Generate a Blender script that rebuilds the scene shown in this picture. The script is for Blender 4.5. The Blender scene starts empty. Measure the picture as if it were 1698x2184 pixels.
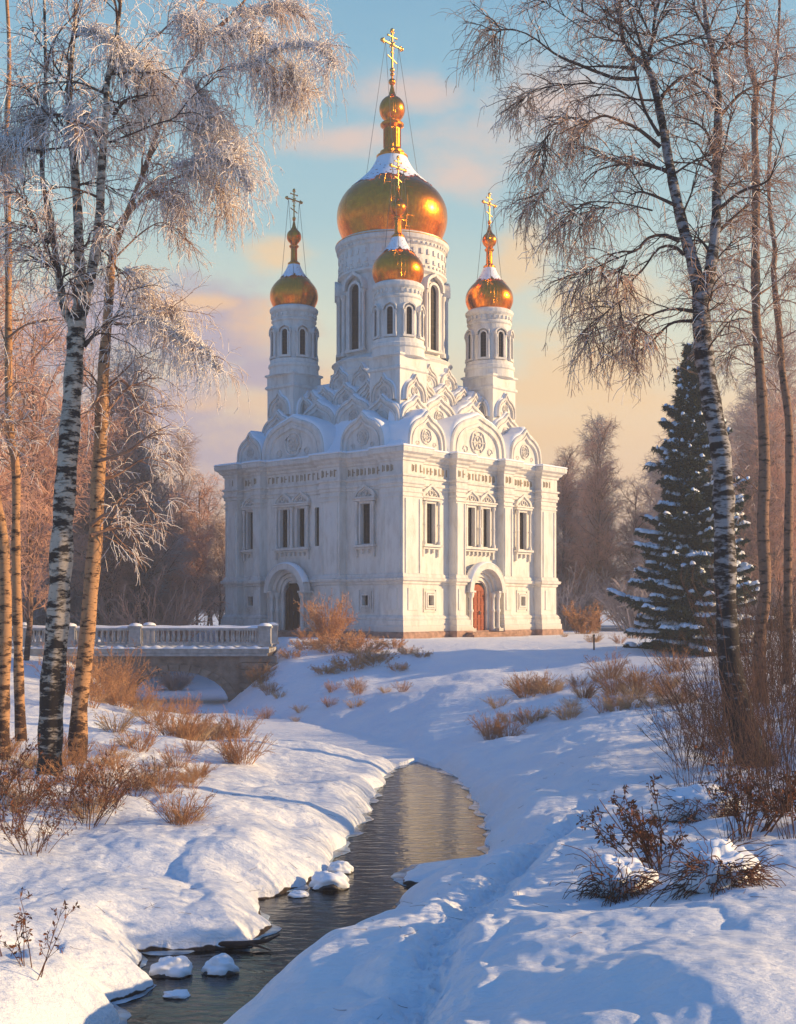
import bpy, math, random
import numpy as np
from mathutils import Vector
PI = math.pi
R = math.radians
C = bpy.context.scene.collection
rng = np.random.default_rng(7)
random.seed(7)

# ------------------------------------------------------------------ camera, world, sun, exposure
FPX, U0, VH, EYE = 2700.0, 849.0, 1300.0, 6.0        # focal length, centre column, horizon row, eye height
sc = bpy.context.scene
cam = bpy.data.cameras.new('camera')
cam.sensor_fit = 'HORIZONTAL'; cam.sensor_width = 36; cam.lens = FPX/1698*36
cam.shift_y = (VH-1092)/1698
cam.clip_start = .1; cam.clip_end = 5000
co = bpy.data.objects.new('camera', cam); C.objects.link(co)
co.location = (0, 0, EYE); co.rotation_euler = (R(90), 0, 0)
sc.camera = co
sc.view_settings.view_transform = 'Standard'; sc.view_settings.look = 'None'
sc.view_settings.gamma = 1; sc.view_settings.exposure = 0.74; sc.view_settings.use_curve_mapping = False

SUN_EL, SUN_AZ = R(15.5), R(90)                      # azimuth clockwise from +Y
S = Vector((math.sin(SUN_AZ)*math.cos(SUN_EL), math.cos(SUN_AZ)*math.cos(SUN_EL), math.sin(SUN_EL)))
sl = bpy.data.lights.new('sun', 'SUN'); sl.energy = 5.0; sl.angle = R(.6); sl.color = (1, .70, .36)
so = bpy.data.objects.new('sun', sl); C.objects.link(so)
so.rotation_euler = S.to_track_quat('Z', 'Y').to_euler(); so.location = S*200

w = bpy.data.worlds.new('World'); sc.world = w; w.use_nodes = True
nt = w.node_tree; nt.nodes.clear()
def N(nt, t, **k):
    n = nt.nodes.new(t)
    for a, b in k.items(): setattr(n, a, b)
    return n
def math_(nt, op, a, b=None, c=None, clamp=False):
    n = N(nt, 'ShaderNodeMath', operation=op, use_clamp=clamp)
    for i, v in enumerate((a, b, c)):
        if v is None: continue
        if isinstance(v, (int, float)): n.inputs[i].default_value = v
        else: nt.links.new(v, n.inputs[i])
    return n.outputs[0]
def ramp(nt, fac, stops, interp='LINEAR'):
    n = N(nt, 'ShaderNodeValToRGB'); cr = n.color_ramp; cr.interpolation = interp
    while len(cr.elements) > 1: cr.elements.remove(cr.elements[0])
    cr.elements[0].position = stops[0][0]; cr.elements[0].color = (*stops[0][1], 1)
    for p, c in stops[1:]:
        e = cr.elements.new(p); e.color = (*c, 1)
    nt.links.new(fac, n.inputs[0]); return n.outputs[0]
def mix(nt, fac, a, b, blend='MIX'):
    n = N(nt, 'ShaderNodeMix', data_type='RGBA', blend_type=blend)
    for s, v in ((n.inputs[0], fac), (n.inputs[6], a), (n.inputs[7], b)):
        if isinstance(v, (int, float)): s.default_value = v
        elif isinstance(v, tuple): s.default_value = (*v, 1)
        else: nt.links.new(v, s)
    return n.outputs[2]
def lin(h):
    o = []
    for i in (0, 2, 4):
        c = int(h[i:i+2], 16)/255
        o.append(c/12.92 if c <= .04045 else ((c+.055)/1.055)**2.4)
    return tuple(o)
sky = N(nt, 'ShaderNodeTexSky', sky_type='NISHITA', sun_disc=False, sun_elevation=SUN_EL, sun_rotation=SUN_AZ)
geo = N(nt, 'ShaderNodeTexCoord')
nrm = N(nt, 'ShaderNodeVectorMath', operation='NORMALIZE'); nt.links.new(geo.outputs['Generated'], nrm.inputs[0])
sep = N(nt, 'ShaderNodeSeparateXYZ'); nt.links.new(nrm.outputs[0], sep.inputs[0])
nz = N(nt, 'ShaderNodeTexNoise'); nz.inputs['Scale'].default_value = 3.2; nz.inputs['Detail'].default_value = 7; nz.inputs['Roughness'].default_value = .55
mp = N(nt, 'ShaderNodeMapping'); mp.inputs['Scale'].default_value = (1.6, 1.6, 3.4)
nt.links.new(nrm.outputs[0], mp.inputs[0]); nt.links.new(mp.outputs[0], nz.inputs['Vector'])
zw = math_(nt, 'ADD', sep.outputs[2], math_(nt, 'MULTIPLY', math_(nt, 'SUBTRACT', nz.outputs['Fac'], .5), .07))
grad = ramp(nt, zw, [(0, lin('F4B886')), (.08, lin('FACB98')), (.15, lin('F5D6A8')), (.215, lin('D4DCC8')), (.30, lin('A2C6CE')),
                     (.40, lin('86B6CE')), (.50, lin('629CC4')), (.64, lin('2A6CAE')), (1, lin('15509A'))])
az = math_(nt, 'DIVIDE', sep.outputs[0], math_(nt, 'MAXIMUM', math_(nt, 'ABSOLUTE', sep.outputs[1]), .05))
el = math_(nt, 'DIVIDE', sep.outputs[2], math_(nt, 'MAXIMUM', math_(nt, 'ABSOLUTE', sep.outputs[1]), .05))
def blob(u, v, su, sv):                           # a soft cloud bank centred on one direction of the sky
    a = math_(nt, 'DIVIDE', math_(nt, 'SUBTRACT', az, (u-U0)/FPX), su/FPX)
    b = math_(nt, 'DIVIDE', math_(nt, 'SUBTRACT', el, (VH-v)/FPX), sv/FPX)
    q = math_(nt, 'ADD', math_(nt, 'MULTIPLY', a, a), math_(nt, 'MULTIPLY', b, b))
    return math_(nt, 'EXPONENT', math_(nt, 'MULTIPLY', q, -1.0))
nz2 = N(nt, 'ShaderNodeTexNoise'); nz2.inputs['Scale'].default_value = 9; nz2.inputs['Detail'].default_value = 8; nz2.inputs['Roughness'].default_value = .58
mp2 = N(nt, 'ShaderNodeMapping'); mp2.inputs['Scale'].default_value = (1, 1, 2.0)
nt.links.new(nrm.outputs[0], mp2.inputs[0]); nt.links.new(mp2.outputs[0], nz2.inputs['Vector'])
def cloud(blobs, lo, hi, amt):
    s = None
    for b in blobs:
        o = blob(*b); s = o if s is None else math_(nt, 'MAXIMUM', s, o)
    t = math_(nt, 'ADD', s, math_(nt, 'MULTIPLY', math_(nt, 'SUBTRACT', nz2.outputs['Fac'], .5), 2.8))
    m = N(nt, 'ShaderNodeMapRange', interpolation_type='SMOOTHSTEP'); m.inputs[1].default_value = lo; m.inputs[2].default_value = hi
    nt.links.new(t, m.inputs[0])
    return math_(nt, 'MULTIPLY', math_(nt, 'MULTIPLY', m.outputs[0], amt), math_(nt, 'MINIMUM', math_(nt, 'MULTIPLY', s, 3), 1.0))
col = grad
c1 = cloud([(450, 720, 200, 130), (400, 900, 260, 150), (150, 800, 280, 220), (560, 800, 120, 60)], .05, .9, .9)
col = mix(nt, c1, col, lin('B0A0B4'))
c2 = cloud([(590, 690, 110, 80), (520, 860, 170, 50), (700, 850, 140, 80), (440, 645, 90, 25)], .25, 1.1, .85)
col = mix(nt, c2, col, lin('F6C893'))
c3 = cloud([(1075, 310, 190, 90), (1190, 230, 190, 90), (700, 300, 170, 36), (1000, 370, 120, 70), (900, 200, 120, 50)], .15, 1.2, .75)
col = mix(nt, c3, col, lin('E9C7B5'))
c4 = cloud([(1115, 555, 75, 65), (1250, 800, 260, 90), (1150, 930, 180, 60), (600, 545, 90, 50), (1300, 640, 150, 60)], .15, 1.0, .75)
col = mix(nt, c4, col, lin('F9CE93'))
nish = mix(nt, 1.0, sky.outputs[0], (.10, .10, .10), 'MULTIPLY')
col = mix(nt, .90, nish, col)
away = math_(nt, 'MULTIPLY', math_(nt, 'ADD', math_(nt, 'MULTIPLY', sep.outputs[0], -.45), math_(nt, 'MULTIPLY', sep.outputs[1], -1.0)), 1.0)
mr0 = N(nt, 'ShaderNodeMapRange', interpolation_type='SMOOTHSTEP'); mr0.inputs[1].default_value = -.75; mr0.inputs[2].default_value = .35; nt.links.new(away, mr0.inputs[0])
anti = ramp(nt, sep.outputs[2], [(0, (.12, .28, .50)), (.3, (.08, .27, .58)), (1, (.035, .18, .56))])   # the cold side of the sky, away from the sunset
col = mix(nt, mr0.outputs[0], col, anti)
col = mix(nt, 1.0, col, (.72, .70, .68), 'MULTIPLY')
v10 = N(nt, 'ShaderNodeVectorMath', operation='SCALE'); v10.inputs['Scale'].default_value = 10.0
nt.links.new(col, v10.inputs[0])
bg = N(nt, 'ShaderNodeBackground'); bg.inputs[1].default_value = .1
nt.links.new(v10.outputs[0], bg.inputs[0])
wo = N(nt, 'ShaderNodeOutputWorld'); nt.links.new(bg.outputs[0], wo.inputs[0])

# ------------------------------------------------------------------ helpers
def tag(o, label=None, cat=None, group=None, kind=None):
    if label: o['label'] = label
    if cat: o['category'] = cat
    if group: o['group'] = group
    if kind: o['kind'] = kind
    return o
def empty(name, loc=(0, 0, 0), rz=0, parent=None):
    o = bpy.data.objects.new(name, None); C.objects.link(o); o.empty_display_size = .2
    o.location = loc; o.rotation_euler = (0, 0, rz)
    if parent: o.parent = parent
    return o
def copy_tree(o, parent=None):
    c = o.copy(); C.objects.link(c); c.parent = parent
    for ch in [k for k in bpy.data.objects if k.parent == o]: copy_tree(ch, c)
    return c
def from_arrays(name, V, F, mats, parent=None, smooth=False, mi=None):
    """V (n,3), F (m,k) numpy arrays -> object"""
    V = np.asarray(V, dtype=np.float32); F = np.asarray(F, dtype=np.int32)
    me = bpy.data.meshes.new(name)
    me.vertices.add(len(V)); me.vertices.foreach_set('co', V.ravel())
    k = F.shape[1]
    me.loops.add(F.size); me.loops.foreach_set('vertex_index', F.ravel())
    me.polygons.add(len(F))
    me.polygons.foreach_set('loop_start', np.arange(0, F.size, k, dtype=np.int32))
    me.polygons.foreach_set('loop_total', np.full(len(F), k, dtype=np.int32))
    if smooth: me.polygons.foreach_set('use_smooth', np.ones(len(F), dtype=bool))
    for m in (mats if isinstance(mats, (list, tuple)) else [mats]): me.materials.append(m)
    if mi is not None: me.polygons.foreach_set('material_index', np.asarray(mi, dtype=np.int32))
    me.update(calc_edges=True)
    o = bpy.data.objects.new(name, me); C.objects.link(o)
    if parent: o.parent = parent
    return o
class MB:
    def __init__(s): s.v = []; s.f = []; s.m = []; s.sm = []
    def add(s, vs, fs, mi=0, smooth=False):
        b = len(s.v); s.v += [tuple(p) for p in vs]
        for f in fs: s.f.append([b+i for i in f]); s.m.append(mi); s.sm.append(smooth)
        return s
    def box(s, c, d, rz=0, mi=0, taper=1.0):
        cx, cy, cz = c; dx, dy, dz = d[0]/2, d[1]/2, d[2]/2; ca, sa = math.cos(rz), math.sin(rz)
        vs = []
        for z, t in ((-dz, 1), (dz, taper)):
            for x, y in ((-dx, -dy), (dx, -dy), (dx, dy), (-dx, dy)):
                x *= t; y *= t
                vs.append((cx+x*ca-y*sa, cy+x*sa+y*ca, cz+z))
        return s.add(vs, [(3, 2, 1, 0), (4, 5, 6, 7), (0, 1, 5, 4), (1, 2, 6, 5), (2, 3, 7, 6), (3, 0, 4, 7)], mi)
    def lathe(s, prof, n=32, c=(0, 0), mi=0, smooth=True, rot=0, cap=True):
        vs = []; fs = []
        for r, z in prof:
            for i in range(n):
                a = 2*PI*i/n+rot; vs.append((c[0]+r*math.cos(a), c[1]+r*math.sin(a), z))
        for k in range(len(prof)-1):
            for i in range(n):
                j = (i+1) % n; fs.append((k*n+i, k*n+j, (k+1)*n+j, (k+1)*n+i))
        s.add(vs, fs, mi, smooth)
        if cap:
            s.add(vs[-n:], [tuple(range(n))], mi)
            s.add(vs[:n], [tuple(reversed(range(n)))], mi)
        return s
    def loft(s, loops, closed=True, mi=0, smooth=False, cap=True):
        n = len(loops[0]); vs = [p for l in loops for p in l]; fs = []
        for k in range(len(loops)-1):
            for i in range(n if closed else n-1):
                j = (i+1) % n; fs.append((k*n+i, k*n+j, (k+1)*n+j, (k+1)*n+i))
        s.add(vs, fs, mi, smooth)
        if cap and closed:
            s.add(loops[-1], [tuple(range(n))], mi); s.add(loops[0], [tuple(reversed(range(n)))], mi)
        return s
    def tube(s, pts, rad, n=8, mi=0, smooth=True):
        pts = [Vector(p) for p in pts]
        if isinstance(rad, (int, float)): rad = [rad]*len(pts)
        loops = []
        for i, p in enumerate(pts):
            t = (pts[min(i+1, len(pts)-1)]-pts[max(i-1, 0)]).normalized()
            a = t.cross(Vector((0, 0, 1)) if abs(t.z) < .9 else Vector((1, 0, 0))).normalized(); b = t.cross(a)
            loops.append([tuple(p+(a*math.cos(2*PI*k/n)+b*math.sin(2*PI*k/n))*rad[i]) for k in range(n)])
        return s.loft(loops, True, mi, smooth)
    def build(s, name, mats, parent=None, loc=(0, 0, 0), rz=0):
        me = bpy.data.meshes.new(name); me.from_pydata(s.v, [], s.f)
        for m in (mats if isinstance(mats, (list, tuple)) else [mats]): me.materials.append(m)
        me.polygons.foreach_set('material_index', s.m); me.polygons.foreach_set('use_smooth', s.sm)
        me.update()
        o = bpy.data.objects.new(name, me); C.objects.link(o); o.location = loc; o.rotation_euler = (0, 0, rz)
        if parent: o.parent = parent
        return o
def tubes(P, Rd, sides=3):
    """P (N,K,3), Rd (N,K) -> verts, quads"""
    Nn, K, _ = P.shape
    T = np.empty_like(P); T[:, 1:-1] = P[:, 2:]-P[:, :-2]; T[:, 0] = P[:, 1]-P[:, 0]; T[:, -1] = P[:, -1]-P[:, -2]
    T /= np.linalg.norm(T, axis=2, keepdims=True)+1e-9
    ref = np.where(np.abs(T[..., 2:3]) > .9, np.array([1., .3, 0]), np.array([0, 0, 1.]))
    A = np.cross(T, ref); A /= np.linalg.norm(A, axis=2, keepdims=True)+1e-9
    B = np.cross(T, A)
    a = 2*PI*np.arange(sides)/sides
    V = P[:, :, None, :]+Rd[:, :, None, None]*(A[:, :, None, :]*np.cos(a)[None, None, :, None]+B[:, :, None, :]*np.sin(a)[None, None, :, None])
    idx = np.arange(Nn*K*sides).reshape(Nn, K, sides); nx = np.roll(idx, -1, axis=2)
    F = np.stack([idx[:, :-1], nx[:, :-1], nx[:, 1:], idx[:, 1:]], axis=-1).reshape(-1, 4)
    return V.reshape(-1, 3), F
def merge(parts):
    vs = []; fs = []; b = 0
    for v, f in parts:
        vs.append(v); fs.append(f+b); b += len(v)
    return np.concatenate(vs), np.concatenate(fs)
def hash2(ix, iy, seed=0):
    h = (ix.astype(np.int64)*374761393+iy.astype(np.int64)*668265263+seed*1442695041) & 0xffffffff
    h = ((h ^ (h >> 13))*1274126177) & 0xffffffff
    return ((h ^ (h >> 16)) & 0xffffff)/float(0xffffff)
def noise(x, y, seed=0):
    ix = np.floor(x); iy = np.floor(y); fx = x-ix; fy = y-iy
    def g(a, b):
        t = hash2(ix+a, iy+b, seed)*2*PI
        return np.cos(t)*(fx-a)+np.sin(t)*(fy-b)
    u = fx*fx*fx*(fx*(fx*6-15)+10); v = fy*fy*fy*(fy*(fy*6-15)+10)
    return (g(0, 0)*(1-u)+g(1, 0)*u)*(1-v)+(g(0, 1)*(1-u)+g(1, 1)*u)*v
def cells(x, y, seed=0):
    ix = np.floor(x); iy = np.floor(y); best = np.full(np.shape(x), 9.)
    for a in (-1, 0, 1):
        for b in (-1, 0, 1):
            cx = ix+a+hash2(ix+a, iy+b, seed); cy = iy+b+hash2(ix+a, iy+b, seed+5)
            best = np.minimum(best, (cx-x)**2+(cy-y)**2)
    return np.sqrt(best)
def sstep(a, b, x):
    t = np.clip((x-a)/(b-a), 0, 1); return t*t*(3-2*t)
def P(u, v, Y): return np.array([(u-U0)/FPX*Y, Y, EYE-(v-VH)/FPX*Y])

# ------------------------------------------------------------------ materials
def mat(name, base, rough=.8, metal=0, noise_scale=None, var=.15, bump=0, bscale=20, coat=0, spec=.3, detail=5, second=None, coord='Object', stretch=None):
    m = bpy.data.materials.new(name); m.use_nodes = True; nt = m.node_tree
    b = nt.nodes['Principled BSDF']
    b.inputs['Base Color'].default_value = (*base, 1); b.inputs['Roughness'].default_value = rough
    b.inputs['Metallic'].default_value = metal; b.inputs['Specular IOR Level'].default_value = spec
    tc = N(nt, 'ShaderNodeTexCoord'); vec = tc.outputs[coord]
    if stretch:
        mpn = N(nt, 'ShaderNodeMapping'); mpn.inputs['Scale'].default_value = stretch
        nt.links.new(vec, mpn.inputs[0]); vec = mpn.outputs[0]
    if noise_scale:
        n = N(nt, 'ShaderNodeTexNoise'); n.inputs['Scale'].default_value = noise_scale; n.inputs['Detail'].default_value = detail
        nt.links.new(vec, n.inputs['Vector'])
        d = second or tuple(c*(1-var) for c in base)
        c = ramp(nt, n.outputs['Fac'], [(.35, d), (.65, base)])
        nt.links.new(c, b.inputs['Base Color'])
    if bump:
        n2 = N(nt, 'ShaderNodeTexNoise'); n2.inputs['Scale'].default_value = bscale; n2.inputs['Detail'].default_value = 6
        nt.links.new(vec, n2.inputs['Vector'])
        bn = N(nt, 'ShaderNodeBump'); bn.inputs['Strength'].default_value = 1; bn.inputs['Distance'].default_value = bump
        nt.links.new(n2.outputs['Fac'], bn.inputs['Height']); nt.links.new(bn.outputs[0], b.inputs['Normal'])
    return m
M = {}
def plaster(name, base, dirt, amt=.35):
    m = bpy.data.materials.new(name); m.use_nodes = True; nt = m.node_tree; b = nt.nodes['Principled BSDF']
    tc = N(nt, 'ShaderNodeTexCoord')
    mpn = N(nt, 'ShaderNodeMapping'); mpn.inputs['Scale'].default_value = (1.2, 1.2, .35); nt.links.new(tc.outputs['Object'], mpn.inputs[0])
    n1 = N(nt, 'ShaderNodeTexNoise'); n1.inputs['Scale'].default_value = 1.6; n1.inputs['Detail'].default_value = 9; n1.inputs['Roughness'].default_value = .7
    nt.links.new(mpn.outputs[0], n1.inputs['Vector'])
    n2 = N(nt, 'ShaderNodeTexNoise'); n2.inputs['Scale'].default_value = 7; n2.inputs['Detail'].default_value = 8
    nt.links.new(tc.outputs['Object'], n2.inputs['Vector'])
    f = math_(nt, 'MULTIPLY', ramp(nt, n1.outputs['Fac'], [(.45, (0, 0, 0)), (.7, (1, 1, 1))]), amt)
    c = mix(nt, f, base, dirt)
    sz = N(nt, 'ShaderNodeSeparateXYZ'); nt.links.new(tc.outputs['Object'], sz.inputs[0])
    dz = math_(nt, 'MULTIPLY', math_(nt, 'SUBTRACT', 2.6, math_(nt, 'ADD', sz.outputs[2], math_(nt, 'MULTIPLY', n1.outputs['Fac'], 3.0)), clamp=True), .55)
    c = mix(nt, dz, c, (.36, .30, .25))
    c = mix(nt, math_(nt, 'MULTIPLY', n2.outputs['Fac'], .18), c, tuple(x*.6 for x in base))
    nt.links.new(c, b.inputs['Base Color'])
    b.inputs['Roughness'].default_value = .85; b.inputs['Specular IOR Level'].default_value = .2
    bn = N(nt, 'ShaderNodeBump'); bn.inputs['Distance'].default_value = .02
    nt.links.new(n2.outputs['Fac'], bn.inputs['Height']); nt.links.new(bn.outputs[0], b.inputs['Normal'])
    return m
M['wall'] = plaster('whitewashed_plaster', (.76, .73, .68), (.44, .38, .32), .62)
M['trim'] = plaster('moulded_stone_trim', (.74, .70, .65), (.38, .33, .28), .6)
M['orn'] = mat('ochre_relief', (.42, .33, .22), .8, noise_scale=8, var=.4)
M['plinth'] = mat('pink_granite', (.45, .27, .20), .8, noise_scale=3, var=.45, bump=.03, bscale=10)
M['glass'] = mat('dark_window_glass', (.012, .008, .006), .5, noise_scale=5, second=(.035, .018, .010), var=.3, spec=.06)
M['lead'] = mat('dark_window_bars', (.05, .035, .03), .6)
M['door'] = mat('red_brown_wood', (.44, .09, .02), .5, noise_scale=6, second=(.20, .035, .01), bump=.02, bscale=14, stretch=(4, 4, .6))
M['door_shaded'] = mat('shade_darkened_wood', (.07, .025, .012), .5, noise_scale=6, var=.5, bump=.02, bscale=14, stretch=(4, 4, .6))  # door wood with the dark of the shaded doorway put into its colour
M['gold'] = mat('gilded_copper', (1, .33, .02), .25, 1, noise_scale=5, second=(.74, .18, .008), bump=.012, bscale=4, stretch=(1, 1, .5), spec=.5)
M['goldtrim'] = mat('gilded_ornament', (.95, .52, .13), .35, 1, noise_scale=12, second=(.65, .28, .05), spec=.5)
M['iron'] = mat('dark_iron', (.12, .11, .10), .6)
M['rooftile'] = mat('rust_red_roof', (.35, .12, .06), .8, noise_scale=4, var=.5)
M['stone'] = mat('grey_brown_stone', (.34, .25, .19), .9, noise_scale=1.3, second=(.17, .12, .09), bump=.04, bscale=6)
M['stone2'] = mat('pale_bridge_stone', (.52, .48, .44), .85, noise_scale=3, var=.35, bump=.02, bscale=9)
M['rock'] = mat('wet_dark_rock', (.045, .035, .03), .45, noise_scale=3, var=.6, bump=.05, bscale=7, spec=.5)
M['orange'] = mat('orange_dry_twigs', (.56, .29, .13), .9, noise_scale=.9, second=(.30, .14, .07), spec=.1)
M['brown'] = mat('brown_dry_stems', (.20, .09, .05), .9, noise_scale=2, second=(.10, .045, .03), spec=.1)
M['straw'] = mat('straw_dry_grass', (.62, .42, .24), .9, noise_scale=2, second=(.40, .23, .12), spec=.1)
M['tan'] = mat('tan_orange_twigs', (.70, .40, .20), .9, noise_scale=.8, second=(.48, .21, .09), spec=.1)
M['dim'] = mat('dim_thicket_stems', (.16, .085, .06), .9, noise_scale=1, second=(.07, .04, .03), spec=.1)
M['leaf'] = mat('withered_brown_leaves', (.22, .08, .035), .8, noise_scale=3, var=.5, spec=.1)
M['woodtwig'] = mat('reddish_wood_twigs', (.80, .45, .30), .9, noise_scale=.25, second=(.58, .34, .25), spec=.05)
M['woodfrost'] = mat('frosted_wood_twigs', (.72, .58, .52), .9, noise_scale=.3, second=(.48, .36, .32), spec=.05)
M['branch'] = mat('dark_branch_bark', (.12, .065, .045), .9, noise_scale=3, second=(.05, .03, .025), spec=.1)
M['branch2'] = mat('russet_branch_bark', (.42, .23, .14), .9, noise_scale=2, second=(.22, .12, .08), spec=.1)
M['twig'] = mat('fine_russet_twigs', (.56, .35, .24), .9, noise_scale=1.5, second=(.36, .22, .15), spec=.05)
M['goldtwig'] = mat('golden_hanging_twigs', (.88, .62, .42), .9, noise_scale=1.0, second=(.68, .42, .26), spec=.05)
M['frost'] = mat('hoar_frosted_twigs', (.95, .92, .90), .85, noise_scale=.9, second=(.80, .64, .53), spec=.1)
M['hoar'] = mat('thick_hoar_frost', (.95, .93, .92), .8, noise_scale=2.5, second=(.84, .74, .68), spec=.1, bump=.02, bscale=30)
M['needle'] = mat('dark_spruce_needles', (.028, .045, .03), .7, noise_scale=.8, second=(.055, .065, .03), spec=.15)
M['sprucebark'] = mat('spruce_bark', (.09, .06, .045), .9, noise_scale=4, var=.5)

def seams(m, n):
    nt = m.node_tree; b = nt.nodes['Principled BSDF']; tc = N(nt, 'ShaderNodeTexCoord'); sp = N(nt, 'ShaderNodeSeparateXYZ'); nt.links.new(tc.outputs['Object'], sp.inputs[0])
    a = math_(nt, 'MULTIPLY', math_(nt, 'ARCTAN2', sp.outputs[1], sp.outputs[0]), n/PI/2)
    f = math_(nt, 'ABSOLUTE', math_(nt, 'SUBTRACT', math_(nt, 'FRACT', a), .5))
    zf = math_(nt, 'ABSOLUTE', math_(nt, 'SUBTRACT', math_(nt, 'FRACT', math_(nt, 'ADD', math_(nt, 'MULTIPLY', sp.outputs[2], 1.3), math_(nt, 'MULTIPLY', math_(nt, 'FLOOR', a), .5))), .5))
    k = math_(nt, 'MAXIMUM', math_(nt, 'GREATER_THAN', f, .47), math_(nt, 'MULTIPLY', math_(nt, 'GREATER_THAN', zf, .475), .6))
    bn = N(nt, 'ShaderNodeBump'); bn.inputs['Distance'].default_value = .02; nt.links.new(k, bn.inputs['Height'])
    old = b.inputs['Normal'].links[0].from_socket; nt.links.new(old, bn.inputs['Normal']); nt.links.new(bn.outputs[0], b.inputs['Normal'])
seams(M['gold'], 44)
def snow_mat(name, earth=False):
    m = bpy.data.materials.new(name); m.use_nodes = True; nt = m.node_tree; b = nt.nodes['Principled BSDF']
    tc = N(nt, 'ShaderNodeTexCoord'); g = N(nt, 'ShaderNodeNewGeometry')
    n1 = N(nt, 'ShaderNodeTexNoise'); n1.inputs['Scale'].default_value = .6; n1.inputs['Detail'].default_value = 6
    nt.links.new(tc.outputs['Object'], n1.inputs['Vector'])
    c = ramp(nt, n1.outputs['Fac'], [(.35, (.80, .83, .88)), (.65, (.88, .88, .89))])
    b.inputs['Roughness'].default_value = .6; b.inputs['Specular IOR Level'].default_value = .25
    if not earth: b.inputs['Subsurface Weight'].default_value = 0
    n2 = N(nt, 'ShaderNodeTexNoise'); n2.inputs['Scale'].default_value = 2.6; n2.inputs['Detail'].default_value = 12; n2.inputs['Roughness'].default_value = .62
    mp_ = N(nt, 'ShaderNodeMapping'); mp_.inputs['Rotation'].default_value = (0, 0, .5); mp_.inputs['Scale'].default_value = (.6, 1.6, 1.6)
    nt.links.new(tc.outputs['Object'], mp_.inputs[0]); nt.links.new(mp_.outputs[0], n2.inputs['Vector'])
    bn = N(nt, 'ShaderNodeBump'); bn.inputs['Distance'].default_value = .20 if earth else .03; bn.inputs['Strength'].default_value = .8
    nt.links.new(n2.outputs['Fac'], bn.inputs['Height']); nt.links.new(bn.outputs[0], b.inputs['Normal'])
    if earth:                                        # bare wet earth only where the bank meets the water
        s = N(nt, 'ShaderNodeSeparateXYZ'); nt.links.new(g.outputs['Position'], s.inputs[0])
        n3 = N(nt, 'ShaderNodeTexNoise'); n3.inputs['Scale'].default_value = 1.4; nt.links.new(tc.outputs['Object'], n3.inputs['Vector'])
        zz = math_(nt, 'ADD', math_(nt, 'MULTIPLY', math_(nt, 'MAXIMUM', math_(nt, 'SUBTRACT', s.outputs[1], 27), 0), .03), s.outputs[2])
        zz = math_(nt, 'SUBTRACT', zz, math_(nt, 'MULTIPLY', math_(nt, 'SUBTRACT', n3.outputs['Fac'], .42), .35))
        mr = N(nt, 'ShaderNodeMapRange'); mr.inputs[1].default_value = .045; mr.inputs[2].default_value = .03
        nt.links.new(zz, mr.inputs[0])
        c = mix(nt, mr.outputs[0], c, (.045, .028, .018))
    nt.links.new(c, b.inputs['Base Color'])
    return m
M['snow'] = snow_mat('snow'); M['ground'] = snow_mat('snow_ground', True)

def bark(name, pale, dark, base_dark_z, zspan=3.0, amt=.52):
    m = bpy.data.materials.new(name); m.use_nodes = True; nt = m.node_tree; b = nt.nodes['Principled BSDF']
    tc = N(nt, 'ShaderNodeTexCoord')
    def nn(scale, st, det=5, ro=.6):
        mp_ = N(nt, 'ShaderNodeMapping'); mp_.inputs['Scale'].default_value = st; nt.links.new(tc.outputs['Object'], mp_.inputs[0])
        n = N(nt, 'ShaderNodeTexNoise'); n.inputs['Scale'].default_value = scale; n.inputs['Detail'].default_value = det; n.inputs['Roughness'].default_value = ro
        nt.links.new(mp_.outputs[0], n.inputs['Vector']); return n.outputs['Fac']
    a = nn(2.2, (1, 1, 2.8), 7, .65); l = nn(5, (1, 1, 7), 4); v = nn(1.1, (1, 1, .8))
    s = N(nt, 'ShaderNodeSeparateXYZ'); nt.links.new(tc.outputs['Object'], s.inputs[0])
    low = math_(nt, 'DIVIDE', math_(nt, 'SUBTRACT', base_dark_z, s.outputs[2]), zspan, clamp=True)
    f = math_(nt, 'ADD', a, math_(nt, 'MULTIPLY', low, .17))
    f1 = N(nt, 'ShaderNodeMapRange'); f1.inputs[1].default_value = amt; f1.inputs[2].default_value = amt+.07; nt.links.new(f, f1.inputs[0])
    f2 = N(nt, 'ShaderNodeMapRange'); f2.inputs[1].default_value = .60; f2.inputs[2].default_value = .68; nt.links.new(l, f2.inputs[0])
    k = math_(nt, 'MAXIMUM', f1.outputs[0], math_(nt, 'MULTIPLY', f2.outputs[0], .8))
    c = mix(nt, v, pale, tuple(x*.62 for x in pale))
    c = mix(nt, k, c, dark)
    nt.links.new(c, b.inputs['Base Color']); b.inputs['Roughness'].default_value = .8; b.inputs['Specular IOR Level'].default_value = .15
    bn = N(nt, 'ShaderNodeBump'); bn.inputs['Distance'].default_value = .03; nt.links.new(math_(nt, 'SUBTRACT', a, k), bn.inputs['Height']); nt.links.new(bn.outputs[0], b.inputs['Normal'])
    return m
M['barkA'] = bark('cream_birch_bark', (.62, .50, .38), (.035, .025, .02), 5.0, 6, .495)
M['barkB'] = bark('russet_birch_bark', (.52, .28, .14), (.06, .03, .02), 4.0, 5, .56)
M['barkC'] = bark('grey_birch_bark', (.40, .37, .36), (.03, .022, .02), 6.5, 7, .47)
M['barkD'] = bark('dim_brown_bark', (.30, .17, .11), (.05, .03, .025), 4.0, 5, .54)

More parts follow.
